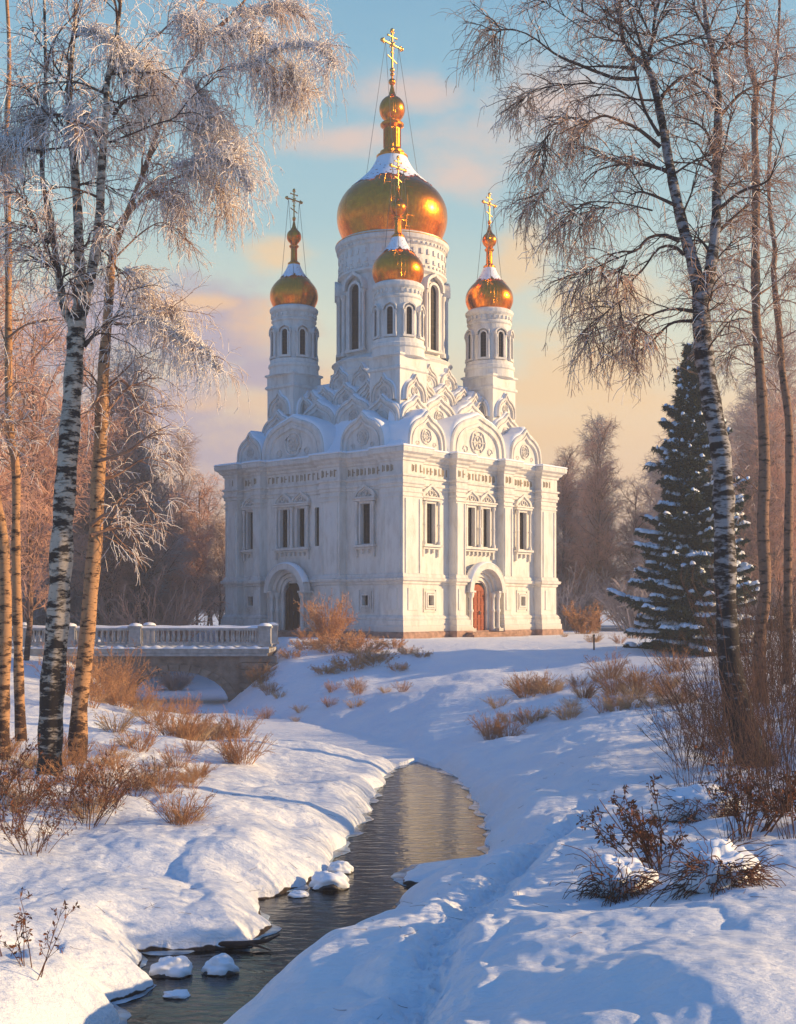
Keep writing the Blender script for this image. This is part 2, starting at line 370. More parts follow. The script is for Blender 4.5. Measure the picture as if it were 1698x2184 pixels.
# ------------------------------------------------------------------ ground and creek
LP = [(8, -5.6), (12, -5.2), (17, -4.4), (18.3, -4.0), (19.2, -4.35), (20.2, -4.0), (21, -4.3), (22.1, -4.5), (22.5, -2.6), (23.8, -2.35), (25, -2.7),
      (26.2, -2.95), (27.2, -2.1), (28, -2.0), (29.5, -1.6), (32.4, -1.4), (36, -1.0), (40.5, -.8), (46.3, -.4), (48.8, .2), (50, .6)]
RP = [(8, -4.2), (12, -3.4), (17, -2.7), (18.3, -2.3), (19.3, -2.05), (20.25, -1.75), (21.3, -1.5), (22.2, -.8), (22.9, -.7), (23.5, -.3), (24.9, -.05), (26, .2),
      (26.6, .5), (27.2, 1.3), (27.5, .15), (28.9, .15), (29.5, .5), (30.0, 2.1), (32, 2.3), (36, 2.5), (40.5, 2.4), (45, 2.1), (48, 1.5), (50, .7)]
ICE = [(.6, 49, 1.0), (-2.5, 56, 1.9), (-8, 66, 2.4), (-12.3, 73, 2.6), (-13.8, 78, 2.7), (-14.5, 90, 2.5), (-20, 115, 2.0)]
TRAIL = [(5.2, 33), (3.8, 28.5), (2.4, 24.5), (1.4, 21), (.6, 17.5), (0, 13)]
def dense(pl, step=.07):
    out = []
    for (a, b), (c, d) in zip(pl[:-1], pl[1:]):
        n = max(1, int(math.hypot(c-a, d-b)/step))
        for i in range(n): out.append((a+(c-a)*i/n, b+(d-b)*i/n))
    return np.array(out)
EDGE = np.concatenate([dense([(x, y) for y, x in LP]), dense([(x, y) for y, x in RP])])
LY, LX = np.array([p[0] for p in LP]), np.array([p[1] for p in LP])
RY, RX = np.array([p[0] for p in RP]), np.array([p[1] for p in RP])
def seg_dist(x, y, pl):
    best = np.full(x.shape, 1e9)
    for a, b in zip(pl[:-1], pl[1:]):
        ax, ay = a[0], a[1]; dx, dy = b[0]-ax, b[1]-ay
        t = np.clip(((x-ax)*dx+(y-ay)*dy)/(dx*dx+dy*dy), 0, 1)
        d = np.hypot(x-ax-t*dx, y-ay-t*dy)
        if len(a) > 2: d = d-(a[2]+(b[2]-a[2])*t)
        best = np.minimum(best, d)
    return best
def ground(x, y):
    x = np.asarray(x, float); y = np.asarray(y, float); sh = x.shape; x = x.ravel(); y = y.ravel()
    x0, y0 = x, y
    wx = noise(x/1.1, y/1.1, 11)*.28; wy = noise(x/1.1+9, y/1.1, 12)*.28
    xw = x+wx; yw = y+wy
    dw = np.full(x.shape, 1e9)
    for i in range(0, len(x), 12000):
        s = slice(i, i+12000)
        near = (y[s] < 75) & (np.abs(x[s]) < 40)
        if near.any():
            a = xw[s][near][:, None]-EDGE[None, :, 0]; b = yw[s][near][:, None]-EDGE[None, :, 1]
            q = dw[s]; q[near] = np.sqrt((a*a+b*b).min(axis=1)); dw[s] = q
    inside = (xw > np.interp(yw, LY, LX)) & (xw < np.interp(yw, RY, RX)) & (yw < 50) & (yw > 8)
    far = dw > 1e8
    dw = np.where(far, np.hypot(x, y-45), dw)
    dw = np.where(inside, -dw, dw)
    di = seg_dist(x, y, ICE)
    ice = di < dw
    d = np.minimum(dw, di); dp = np.maximum(d, 0)
    side_r = sstep(-1, 1, x-np.interp(y, [8, 50, 78, 120], [-3, .6, -13.8, -20]))
    k = .29*side_r+(1-side_r)*(.13+.25*sstep(45, 75, y))
    Pl = 3.5*side_r+(1-side_r)*3.1
    wd = .75+.3*noise(x/2.3, y/2.3, 3)
    lob = np.where(ice, .14+.25*sstep(0, 1.5, dp), .46*np.clip(1-(1-np.clip(dp/wd, 0, 1))**2, 0, 1)**(.55+.35*sstep(30, 42, y)))
    h = lob+Pl*(1-np.exp(-k*np.maximum(dp-.4, 0)/Pl))
    h = h*(1-.68*np.exp(-((y-28.6)/1.9)**2)*side_r*sstep(5.5, 2.2, x))
    # plateau round the church and beyond the bridge
    wp = sstep(66, 86, y)*sstep(.3, 4.5, dp-.0*x)
    h = h*(1-wp)+3.93*wp
    # pillows and drifts
    nearw = sstep(95, 45, y)
    m1 = noise(x/5.5, y/7, 21)*.55+noise(x/2.2+3, y/2.6, 22)*.24
    pil = np.sqrt(np.clip(1-(cells(x/1.9+.3*noise(x, y, 8), y/2.3, 31)/.85)**2, 0, 1))*.34
    pil2 = np.sqrt(np.clip(1-(cells(x/.8, y/.95, 37)/.85)**2, 0, 1))*.07
    fade = sstep(0, 1.3, dp)*(1-.75*np.exp(-((y-28.6)/1.9)**2)*side_r*sstep(5.5, 2.2, x))
    h = h+(m1*(.35+.65*nearw)*(1-.8*wp)+pil*sstep(46, 30, y)*np.exp(-dp/9)+pil2*sstep(34, 22, y)*np.exp(-dp/5))*fade
    h = h+(noise(x/.7, y/.7, 41)*.06+noise(x/.33, y/.42, 42)*.03+noise(x/.16, y/.2, 43)*.012)*fade*nearw
    # trodden trail
    dt = seg_dist(x, y, TRAIL)
    tr = np.exp(-(dt/.35)**2)*sstep(34, 28, y)
    h = h-tr*(.12+.34*np.abs(noise(x/.20, y/.30, 51)))+np.exp(-((dt-.6)/.25)**2)*(.06+.12*noise(x/.3, y/.3, 52))*sstep(34, 28, y)
    # far hills stay flat, slight roll
    h = h+sstep(150, 600, y)*noise(x/160, y/160, 61)*3
    h = np.where(ice & (di < 0), .14+.05*noise(x/2, y/2, 71), h)
    h = np.where((dw < 0), -.5*sstep(0, .5, -dw)-.02, h)
    return h.reshape(sh)
def gz(x, y): return float(ground(np.array([x]), np.array([y]))[0])
ny, nx = 640, 820
yy = [5.0]
while yy[-1] < 1400: yy.append(yy[-1]+max(.05, yy[-1]*(.0030 if yy[-1] < 60 else (.008 if yy[-1] < 130 else .05))))
yy = np.array(yy); ss = np.linspace(-1, 1, nx)
X = (.62*ss+.38*ss**5)[None, :]*(8+.55*yy[:, None]); Yg = np.repeat(yy[:, None], nx, 1)
Z = ground(X, Yg)
idx = np.arange(X.size).reshape(X.shape)
F = np.stack([idx[:-1, :-1], idx[:-1, 1:], idx[1:, 1:], idx[1:, :-1]], -1).reshape(-1, 4)
g_o = from_arrays('ground', np.stack([X, Yg, Z], -1).reshape(-1, 3), F, M['ground'], smooth=True); tag(g_o, kind='structure')
print('ground', X.shape)
# water
wm = bpy.data.materials.new('creek_water'); wm.use_nodes = True; nt = wm.node_tree; b = nt.nodes['Principled BSDF']
b.inputs['Base Color'].default_value = (.010, .007, .005, 1); b.inputs['Roughness'].default_value = .03; b.inputs['IOR'].default_value = 1.33
b.inputs['Specular IOR Level'].default_value = .5
tc = N(nt, 'ShaderNodeTexCoord'); mp_ = N(nt, 'ShaderNodeMapping'); mp_.inputs['Scale'].default_value = (1.0, 2.6, 1)
nt.links.new(tc.outputs['Object'], mp_.inputs[0])
n1 = N(nt, 'ShaderNodeTexNoise'); n1.inputs['Scale'].default_value = 1.7; n1.inputs['Detail'].default_value = 5; n1.inputs['Distortion'].default_value = .6
nt.links.new(mp_.outputs[0], n1.inputs['Vector'])
bn = N(nt, 'ShaderNodeBump'); bn.inputs['Distance'].default_value = .022; nt.links.new(n1.outputs['Fac'], bn.inputs['Height']); nt.links.new(bn.outputs[0], b.inputs['Normal'])
wb = MB(); wb.add([(-9, 5, 0), (7, 5, 0), (7, 52, 0), (-9, 52, 0)], [(0, 1, 2, 3)])
tag(wb.build('water', wm), kind='structure')

# ------------------------------------------------------------------ church
TH = R(48.5); PHI = TH-PI/2
CX, CY, CZ = -.48, 103.4, 3.85
church = empty('church', (CX, CY, CZ), PHI)
tag(church, 'white stone church with five golden onion domes on the snowy rise behind the creek', 'church')
HA = 8.85                                           # half side of the wall block
HT = 13.7                                          # top of cornice
fr = [(-1, -.84), (-.40, -.27), (.27, .40), (.84, 1)]   # pilaster bands along a face
PD = .72
FR = [[(a*HA, b_*HA) for a, b_ in fr] for _ in range(4)]
FR[3] = [(-HA, -8.15), (-6.25, -5.4), (1.3, 3.3), (.84*HA, HA)]     # the shaded face has its doorway bay set off-centre
FR[2][3] = (8.15, HA)
CEN = [0, 0, 0, -2.4]; TS = 0.0
def face_pt(k, t, off, z):                         # k-th face: t along it (m), off outward, in church coordinates
    t = t+TS
    a = k*PI/2; n = (math.cos(a), math.sin(a)); tt = (-math.sin(a), math.cos(a))
    return (n[0]*(HA+off)+tt[0]*t, n[1]*(HA+off)+tt[1]*t, z)
GAPT = 1.5
def plan(off, bump):
    pts = []
    for k in range(4):
        tl = []
        for i, (a, b_) in enumerate(FR[k]):
            if i == 0: tl += [(b_+off, off+bump), (b_+off, off)]
            elif i == 3: tl += [(a-off, off), (a-off, off+bump), (HA+off+bump, off+bump)]
            else: tl += [(a-off, off), (a-off, off+bump), (b_+off, off+bump), (b_+off, off)]
            if i == 1: tl += [(CEN[k]-GAPT, off), (CEN[k]+GAPT, off)]
        pts += [face_pt(k, t, o, 0)[:2] for t, o in tl]
    return pts
def ring(mb, prof, bump=PD, mi=0, gap=False):
    L = [[(x, y, z) for x, y in plan(o, bump)] for o, z in prof]; n = len(L[0]); vs = [p for l in L for p in l]; fs = []
    for k in range(len(L)-1):
        for i in range(n):
            if gap and i % (n//4) == 6: continue          # leaves the doorways free
            j = (i+1) % n; fs.append((k*n+i, k*n+j, (k+1)*n+j, (k+1)*n+i))
    mb.add(vs, fs, mi)
    if not gap: mb.add(L[-1], [tuple(range(n))], mi); mb.add(L[0], [tuple(reversed(range(n)))], mi)
mb = MB(); ring(mb, [(.42, -.6), (.42, .45), (.34, .55)]); mb.build('plinth', M['plinth'], church)
mb = MB(); ring(mb, [(.34, .555), (.34, .95), (.26, 1.0), (.26, 1.35), (.16, 1.42), (.20, 1.5), (.14, 1.62), (.06, 1.7), (.003, 1.75)], gap=True); mb.build('base_moulding', M['trim'], church)
mb = MB(); ring(mb, [(.004, 3.95), (.10, 4.02), (.10, 4.16), (.26, 4.24), (.30, 4.42), (.14, 4.5), (.10, 4.7), (.004, 4.78)], gap=True); mb.build('belt_course', M['trim'], church)
mb = MB(); ring(mb, [(.004, 10.9), (.09, 10.95), (.09, 11.12), (.17, 11.2), (.17, 11.38), (.08, 11.42), (.08, 11.62), (.2, 11.7), (.2, 11.82), (.05, 11.86), (.05, 12.75), (.14, 12.8),
               (.16, 12.95), (.34, 13.08), (.40, 13.22), (.62, 13.36), (.66, 13.6), (.6, HT)]); corn = mb.build('cornice', M['trim'], church)
mb = MB(); ring(mb, [(.64, HT+.004), (.69, HT+.05), (.60, HT+.15), (.2, HT+.24), (-.6, HT+.3)]); mb.build('snow', M['snow'], corn)
# relief band of small raised ornaments in the frieze
for k in range(4):
    o = MB(); rr = random.Random(k)
    def orn(t0, t1, off):
        t = t0
        while t < t1-.2:
            wdt = rr.choice((.07, .09, .12)); kind = rr.random(); hz = rr.uniform(.46, .56)
            c = face_pt(k, t+.15, off, 12.3)
            rz = k*PI/2
            o.box(c, (.07, wdt, hz), rz)
            if kind < .4: o.box(face_pt(k, t+.26, off, 12.3+rr.choice((-.2, .2, 0))), (.07, .2, .09), rz)
            if kind > .6:
                o.box(face_pt(k, t+.3, off, 12.3), (.07, .07, hz*.8), rz)
            t += rr.uniform(.36, .52)
    for i in range(4):
        orn(FR[k][i][0]+.1, FR[k][i][1]-.1, .055+PD)
        if i < 3: orn(FR[k][i][1]+.15, FR[k][i+1][0]-.15, .055)
    o.build('frieze_relief', M['orn'], church)
# walls with real openings
WIN = [(-5.75, .95, 7.0, 9.95), (5.75, .95, 7.0, 9.95), (-.95, .85, 7.0, 9.95), (.95, .85, 7.0, 9.95)]      # centre, width, bottom, top
SMALL = [(-5.75, .62, 2.45, 3.2), (5.75, .62, 2.45, 3.2)]
def cut_wall(mb, k, holes, z0, z1, depth=.55):
    ts = sorted({-HA, HA, *[h[0]-h[1]/2 for h in holes], *[h[0]+h[1]/2 for h in holes]}); zs = sorted({z0, z1, *[h[2] for h in holes], *[h[3] for h in holes]})
    for i in range(len(ts)-1):
        for j in range(len(zs)-1):
            tm, zm = (ts[i]+ts[i+1])/2, (zs[j]+zs[j+1])/2
            if any(abs(tm-h[0]) < h[1]/2 and h[2] < zm < h[3] for h in holes): continue
            mb.add([face_pt(k, ts[i], 0, zs[j]), face_pt(k, ts[i+1], 0, zs[j]), face_pt(k, ts[i+1], 0, zs[j+1]), face_pt(k, ts[i], 0, zs[j+1])], [(0, 1, 2, 3)])
    for t, wd, a, b_ in holes:
        q = [(t-wd/2, a), (t+wd/2, a), (t+wd/2, b_), (t-wd/2, b_)]
        for i in range(4):
            (t1, z1_), (t2, z2_) = q[i], q[(i+1) % 4]
            mb.add([face_pt(k, t1, 0, z1_), face_pt(k, t2, 0, z2_), face_pt(k, t2, -depth, z2_), face_pt(k, t1, -depth, z1_)], [(3, 2, 1, 0)])
mb = MB()
def holes_of(k):
    if k < 3: return WIN+SMALL+[(0, 1.9, .5, 4.2)]
    c = CEN[3]; return [(-7.2, .7, 7.0, 9.95), (5.35, .95, 7.0, 9.95), (c-.95, .85, 7.0, 9.95), (c+.95, .85, 7.0, 9.95), (c+2.6, .45, 7.0, 9.95), (-7.2, .55, 2.45, 3.2), (5.35, .62, 2.45, 3.2), (c, 1.9, .5, 4.2)]
for k in range(4): cut_wall(mb, k, holes_of(k), -.3, 13.3)
mb.build('wall', M['wall'], church)
def pilaster(k, a, b_, corner):
    p = MB()
    if corner: b_ = HA+PD
    c = ((a+b_)/2, b_-a)
    for z0, z1, e in ((1.6, 4.1, 0), (4.6, 11.0, 0)):
        e = .0
        if corner:
            pts = [face_pt(k, a, PD+e, 0), face_pt(k, HA+PD, PD, 0)]
            # L-shaped corner pier
            n = face_pt(k, a, 0, 0), face_pt(k, a, PD, 0), face_pt(k, HA+PD, PD, 0), face_pt(k, HA+PD, a-HA, 0), face_pt(k, HA, a-HA, 0), face_pt(k, HA, 0, 0)
            p.loft([[(q[0], q[1], z0) for q in n], [(q[0], q[1], z1) for q in n]])
        else:
            n = face_pt(k, a, -.05, 0), face_pt(k, a, PD, 0), face_pt(k, b_, PD, 0), face_pt(k, b_, -.05, 0)
            p.loft([[(q[0], q[1], z0) for q in reversed(n)], [(q[0], q[1], z1) for q in reversed(n)]])
    # raised panel in the pedestal, narrow shaft fillet and capital bands
    if not corner:
        p.box(face_pt(k, c[0], PD+.02, 2.9), (.08, c[1]*.55, 1.6), k*PI/2)
        for z in (10.3, 10.62): p.box(face_pt(k, c[0], PD/2+.05, z), (PD+.12, c[1]+.14, .11), k*PI/2)
        for s in (-.38, .38): p.box(face_pt(k, c[0]+c[1]*s, PD+.02, 7.4), (.09, .12, 5.4), k*PI/2)
    else:
        for kk, tt in ((k, (a+HA)/2+.2),):
            p.box(face_pt(k, (a+HA+PD)/2, PD+.02, 2.9), (.08, c[1]*.5, 1.6), k*PI/2)
            p.box(face_pt((k+1) % 4, -(a+HA+PD)/2, PD+.02, 2.9), (.08, c[1]*.5, 1.6), (k+1)*PI/2)
            cc = face_pt(k, (a+HA+PD)/2, (PD+a-HA)/2, 0)
            for z in (10.3, 10.62): p.box((cc[0], cc[1], z), (HA+PD-a+.12, HA+PD-a+.12, .11), k*PI/2)
            for s in (-.36, .36):
                p.box(face_pt(k, (a+HA+PD)/2+c[1]*s, PD+.02, 7.4), (.09, .12, 5.4), k*PI/2)
                p.box(face_pt((k+1) % 4, -((a+HA+PD)/2+c[1]*s), PD+.02, 7.4), (.09, .12, 5.4), (k+1)*PI/2)
    p.build('pilaster', M['wall'], church)
for k in range(4):
    pilaster(k, *FR[k][1], False); pilaster(k, *FR[k][2], False); pilaster(k, *FR[k][3], True)
def arc_pts(r, n, z0=0, sx=1): return [(r*math.cos(PI*i/n)*sx, z0+r*math.sin(PI*i/n)) for i in range(n+1)]
def window(k, t, wd, z0, z1, parts=1, ped=True, other=None):
    """surround round one (or a pair of) openings"""
    rz = k*PI/2; m_ = MB()
    ops = [t] if parts == 1 else [-.95, .95]
    half = (ops[-1]-ops[0])/2+wd/2; c = (ops[0]+ops[-1])/2
    for x in ops:
        for s in (-1, 1):
            m_.box(face_pt(k, x+s*(wd/2+.08), .06, (z0+z1)/2), (.16, .15, z1-z0), rz)
        m_.box(face_pt(k, x, .06, z1+.09), (.16, wd+.34, .17), rz)
    for s in (-1, 1):                                  # side colonnettes
        q = face_pt(k, c+s*(half+.36), .2, 0)
        m_.lathe([(.17, z0-.1), (.17, z0+.12), (.11, z0+.2), (.10, z0+1.3), (.15, z0+1.38), (.10, z0+1.46), (.10, z1-.15), (.17, z1-.05), (.17, z1+.12)], 10, q[:2])
    if parts == 2:
        q = face_pt(k, c, .2, 0)
        m_.lathe([(.17, z0-.1), (.17, z0+.12), (.11, z0+.2), (.13, z0+1.3), (.17, z0+1.38), (.11, z0+1.46), (.10, z1-.15), (.17, z1-.05), (.17, z1+.12)], 10, q[:2])
    m_.box(face_pt(k, c, .16, z1+.27), (.34, 2*half+1.15, .18), rz)
    m_.box(face_pt(k, c, .2, z1+.42), (.44, 2*half+1.3, .1), rz)
    w_o = m_.build('window', M['trim'], church)
    s_ = MB(); s_.box(face_pt(k, c, .2, z0-.17), (.46, 2*half+1.2, .16), rz); s_.box(face_pt(k, c, .12, z0-.34), (.28, 2*half+1.0, .14), rz)
    n = 4 if parts == 1 else 8
    for i in range(n):                                 # hanging corbels under the sill
        x = c+(i/(n-1)-.5)*(2*half+.8); hh = .55 if i in (0, n-1) else .28
        s_.box(face_pt(k, x, .1, z0-.42-hh/2), (.2, .16, hh), rz, taper=1.0)
    s_.build('sill', M['trim'], w_o)
    # ogee pediment with carved scrolls
    p = MB(); zz = z1+.48; W = half+.6
    ogs = [0] if parts == 1 else [-W*.5, W*.5]
    rr_ = W if parts == 1 else W*.5
    for cx in ogs:
        for (s0, s1, off) in ((1.0, .8, .26), (.8, .62, .14), (.62, .02, .07)):
            n_ = 14; lo = []; li = []
            for i in range(n_+1):
                a = PI*i/n_; tip = .22*math.exp(-((a-PI/2)/.25)**2)
                x, z = math.cos(a), math.sin(a)*.68+tip
                lo.append((x*s0*rr_, z*s0*rr_)); li.append((x*s1*rr_, z*s1*rr_))
            A = [face_pt(k, c+cx+x, off, zz+z) for x, z in lo]; B = [face_pt(k, c+cx+x, off, zz+z) for x, z in li]
            A0 = [face_pt(k, c+cx+x, -.02, zz+z) for x, z in lo]; B0 = [face_pt(k, c+cx+x, -.02, zz+z) for x, z in li]
            p.loft([A0, A, B, B0], closed=False)
        ct = face_pt(k, c+cx, .14, zz+rr_*.3); r0 = rr_*.17
        p.tube([face_pt(k, c+cx+r0*math.cos(a*PI/6), .12, zz+rr_*.28+r0*math.sin(a*PI/6)) for a in range(13)], .055, 6)
        for s in (-1, 1):
            p.tube([face_pt(k, c+cx+s*(rr_*.42+.12*rr_*math.cos(a*.7)*(1-a*.08)), .12, zz+rr_*.17+.12*rr_*math.sin(a*.7)*(1-a*.08)) for a in range(10)], .045, 5)
    p.build('pediment', M['trim'], w_o)
    for x in (ops+([2.6] if other else [])):
        ww = wd if x != 2.6 else .45
        g_ = MB(); q = face_pt(k, x, -.26, (z0+z1)/2); g_.box(q, (.05, ww+.1, z1-z0+.1), rz)
        for i in range(1, 3): g_.box(face_pt(k, x-ww/2+ww*i/3, -.21, (z0+z1)/2), (.05, .035, z1-z0), rz, 1)
        for i in range(1, 8): g_.box(face_pt(k, x, -.208, z0+(z1-z0)*i/8), (.05, ww, .03), rz, 1)
        g_.build('pane', [M['glass'], M['lead']], w_o)
def small_window(k, t, wd, z0, z1):
    rz = k*PI/2; m_ = MB(); zc = (z0+z1)/2
    for (w_, h_, d_, th) in ((1.5, 1.75, .07, .1), (1.1, 1.3, .11, .12), (.86, 1.0, .16, .13)):
        for s in (-1, 1):
            m_.box(face_pt(k, t+s*(w_/2-th/2), d_/2, zc), (d_, th, h_), rz)
            m_.box(face_pt(k, t, d_/2+.002, zc+s*(h_/2-th/2)), (d_, w_-2*th+.01, th), rz)
    w_o = m_.build('window', M['trim'], church); w_o['label'] = 'small square stepped window low on the wall'
    g_ = MB(); g_.box(face_pt(k, t, -.3, zc), (.05, wd+.1, z1-z0+.1), rz); g_.box(face_pt(k, t, -.25, zc), (.04, .04, z1-z0), rz, 1); g_.box(face_pt(k, t, -.248, zc), (.04, wd, .04), rz, 1)
    g_.build('pane', [M['glass'], M['lead']], w_o)
def portal(k):
    rz = k*PI/2; m_ = MB(); zs = 3.45
    # nested arches stepping out from the door
    for r0, r1, d0, d1 in ((.93, 1.2, 0, .16), (1.22, 1.5, 0, .30), (1.52, 1.9, 0, .5), (1.8, 2.25, .35, 1.05)):
        n_ = 20
        def L(r, d): return [face_pt(k, r*math.cos(PI*i/n_), d, zs+r*math.sin(PI*i/n_)*1.0) for i in range(n_+1)]
        m_.loft([L(r0, d0-.02), L(r0, d1), L(r1, d1), L(r1, d0-.02)], closed=False)
        if r1 < 2:  # jambs
            for s in (-1, 1):
                x = s*(r0+r1)/2
                m_.box(face_pt(k, x, d1/2, (zs+.5)/2), (d1, r1-r0, zs-.5), rz)
    for s in (-1, 1):
        for x, d in ((1.36, .42), (1.72, .66)):
            q = face_pt(k, s*x, d, 0)
            m_.lathe([(.22, .5), (.22, .75), (.14, .85), (.13, 1.9), (.19, 2.0), (.19, 2.12), (.13, 2.2), (.13, 3.0), (.2, 3.1), (.24, 3.3), (.24, 3.47)], 12, q[:2])
        m_.box(face_pt(k, s*1.85, .5, zs+.06), (.95, .8, .14), rz)
        m_.box(face_pt(k, s*1.85, .5, .6), (.98, .84, .24), rz)
    po = m_.build('portal', M['trim'], church)
    s_ = MB(); n_ = 22
    def L2(r, d, e=0): return [face_pt(k, r*math.cos(R(20)+R(140)*i/n_), d, zs+r*math.sin(R(20)+R(140)*i/n_)+e) for i in range(n_+1)]
    s_.loft([L2(2.255, .36), L2(2.34, .42), L2(2.38, .75), L2(2.33, 1.02), L2(2.255, 1.07)], closed=False, smooth=True); s_.build('snow', M['snow'], po)
    d_ = MB(); w_, n_ = .9, 16
    fr_ = [(w_, .5)]+[(w_*math.cos(PI*i/n_), zs+w_*math.sin(PI*i/n_)*.98-.25) for i in range(n_+1)]+[(-w_, .5)]
    d_.loft([[face_pt(k, x, -.2, z) for x, z in fr_], [face_pt(k, x, -.03, z) for x, z in fr_]])
    for i in (-1, 0, 1): d_.box(face_pt(k, i*.44, -.01, 2.1), (.05, .05, 3.1), rz)
    for z in (.9, 1.45, 2.0, 2.55, 3.1, 3.6): d_.box(face_pt(k, 0, -.008, z), (.05, 1.55, .06), rz)
    do = d_.build('door', M['door_shaded' if k == 3 else 'door'], church)
    if k == 3: do['label'] = 'door with its wood coloured darker for the shaded wall'
    h_ = MB(); h_.lathe([(.05, 0), (.06, .03), (.06, .25), (.05, .28)], 8, (0, 0)); ho = h_.build('handle', M['iron'], do, face_pt(k, .15, .06, 1.75))
    b_ = MB(); b_.add([face_pt(k, -.97, -.5, .4), face_pt(k, .97, -.5, .4), face_pt(k, .97, -.5, 4.3), face_pt(k, -.97, -.5, 4.3)], [(0, 1, 2, 3)])
    b_.build('door_recess', M['glass'], do)
    st = MB()
    for i in range(3): st.box(face_pt(k, 0, .95+.35*i, .44-.17*i-.35), (1.5, 5.6+.5*i, .7), rz)
    so_ = st.build('steps', M['plinth'], church)
for k in range(4):
    H_ = holes_of(k); TS = 0.0
    window(k, H_[0][0], H_[0][1], 7.0, 9.95); window(k, H_[1][0], .95, 7.0, 9.95)
    for q in H_[-3:-1]: small_window(k, *q)
    TS = CEN[k]
    window(k, 0, .85, 7.0, 9.95, parts=2, other=(k == 3)); portal(k)
    TS = 0.0

def ogee(r, h, tip=.2, n=24):
    pts = []; tip = tip*.6
    for i in range(n+1):
        a = PI*i/n
        e = math.exp(-((a-PI/2)/.15)**2)
        x = r*math.cos(a)*(1+.06*math.sin(a*2)**2)
        z = (h*(1-tip))*math.sin(a)**.84+h*tip*e
        pts.append((x, z))
    return pts
def gable(k, t, off, z, r, h, depth, tip=.2, half=HA, med=True, name='gable', parent=None, ang=None, cen=None):
    """rounded ogee gable facing face k, with a barrel roof running inward under snow"""
    a = k*PI/2 if ang is None else ang
    n_ = (math.cos(a), math.sin(a)); tt = (-math.sin(a), math.cos(a))
    def fp(x, d, zz): return (n_[0]*(half+off+d)+tt[0]*(t+x), n_[1]*(half+off+d)+tt[1]*(t+x), z+zz)
    og = ogee(r, h, tip); m_ = MB(); loops = []
    for s, d in ((1, -.35), (1, 0), (.97, .08), (.90, .08), (.89, -.06), (.82, -.06), (.81, .02), (.74, .02), (.72, -.16), (.66, -.16), (.01, -.18)):
        loops.append([fp(x*s, d, zz*s) for x, zz in og])
    m_.loft(loops, closed=False)
    m_.loft([[fp(x*.98, -.35, zz*.98) for x, zz in og], [fp(x*.98, -depth, zz*.98) for x, zz in og]], closed=False, smooth=True)
    m_.add([fp(x*.98, -.9, zz*.98) for x, zz in og], [tuple(range(len(og)))])
    if med:
        R0 = r*.26; zc = h*.36
        for rad, th in ((R0, .07), (R0*.6, .05)):
            m_.tube([fp(rad*math.cos(i*PI/8), -.12, zc+rad*math.sin(i*PI/8)) for i in range(17)], th*max(.6, r/3), 6)
        for i in range(6): m_.tube([fp(R0*.15*math.cos(i*PI/3), -.12, zc+R0*.15*math.sin(i*PI/3)), fp(R0*.9*math.cos(i*PI/3), -.12, zc+R0*.9*math.sin(i*PI/3))], .04*max(.6, r/3), 5)
        for s in (-1, 1):
            m_.tube([fp(s*(r*.44+.1*r*math.cos(j*.8)*(1-j*.07)), -.12, h*.16+.1*r*math.sin(j*.8)*(1-j*.07)) for j in range(9)], .035*max(.6, r/3), 5)
    g_ = m_.build(name, M['trim'], parent or church)
    if parent is None:
        s_ = MB(); N_ = len(og); lo = []
        th = min(.2, .06*r+.03)
        for d, e in ((-.10, .25), (-.16, .8), (-.5, 1.0), (-depth*.6, 1.1), (-depth, 1.1)):
            L = []
            for i, (x, zz) in enumerate(og):
                a_ = PI*i/(N_-1); f = math.sin(a_)**.7
                L.append(fp(x*(1+.5*th*e*f/r), d, zz+th*e*f*1.2+.004))
            lo.append(L)
        base = [fp(x, -.1, zz+.003) for x, zz in og]
        s_.loft([base]+lo, closed=False, smooth=True); s_.build('snow', M['snow'], g_)
    return g_
for k in range(4):
    gable(k, CEN[k], .15, HT+.1, 3.45, 3.35, 3.4, .12)
    if k < 3:
        for s in (-1, 1): gable(k, s*6.15, .15, HT+.1, 2.15, 2.95, 2.6, .26)
    else: gable(k, -7.35, .15, HT+.1, 1.45, 2.6, 2.6, .28); gable(k, 5.0, .15, HT+.1, 2.2, 2.95, 2.6, .26)
# stepped roof mass under the upper gables, all under snow
mb = MB()
mb.loft([[(sx*a, sy*a, z) for sx, sy in ((-1, -1), (1, -1), (1, 1), (-1, 1))] for a, z in ((8.9, HT+.2), (8.2, 14.6), (6.7, 16.6), (6.2, 17.2), (5.6, 18.0), (5.0, 19.2), (4.6, 20.3))])
mb.build('roof', M['snow'], church)
for k in range(4):
    for s in (-1, 1): gable(k, s*1.95, 0, 16.0, 2.05, 2.6, 1.6, .2, half=6.75)
    for s in (-1, 0, 1): gable(k, s*2.35, 0, 18.0, 1.3, 1.9, 1.4, .25, half=5.6)
    for s in (-1, 1):
        gable(k, s*5.65, .35, 15.5, 1.9, 2.6, 1.2, .26, half=7.2)
        gable(k, s*3.9, 0, 17.6, 1.0, 1.7, 1.2, .32, half=6.35)
for (x_, y_) in ((5.65, -5.65), (-5.65, -5.65), (5.65, 5.65), (-5.65, 5.65)):
    for q in range(4):
        a_ = q*PI/2; n__ = (math.cos(a_), math.sin(a_)); tt_ = (-math.sin(a_), math.cos(a_))
        gable(0, x_*tt_[0]+y_*tt_[1], x_*n__[0]+y_*n__[1], 17.7, 1.2, 2.0, .7, .34, half=1.78, ang=a_)
for k in range(4):
    for s in (-1, 1):
        gable(k, s*3.1, 0, 17.3, 1.35, 2.3, 1.2, .3, half=6.2); gable(k, s*1.2, 0, 19.6, 1.05, 1.8, 1.2, .34, half=5.0)
for i in range(12): gable(0, 0, 0, 19.4, 1.15, 1.85, 1.2, .32, half=4.95, ang=2*PI*(i+.5)/12, med=(i % 2 == 0))

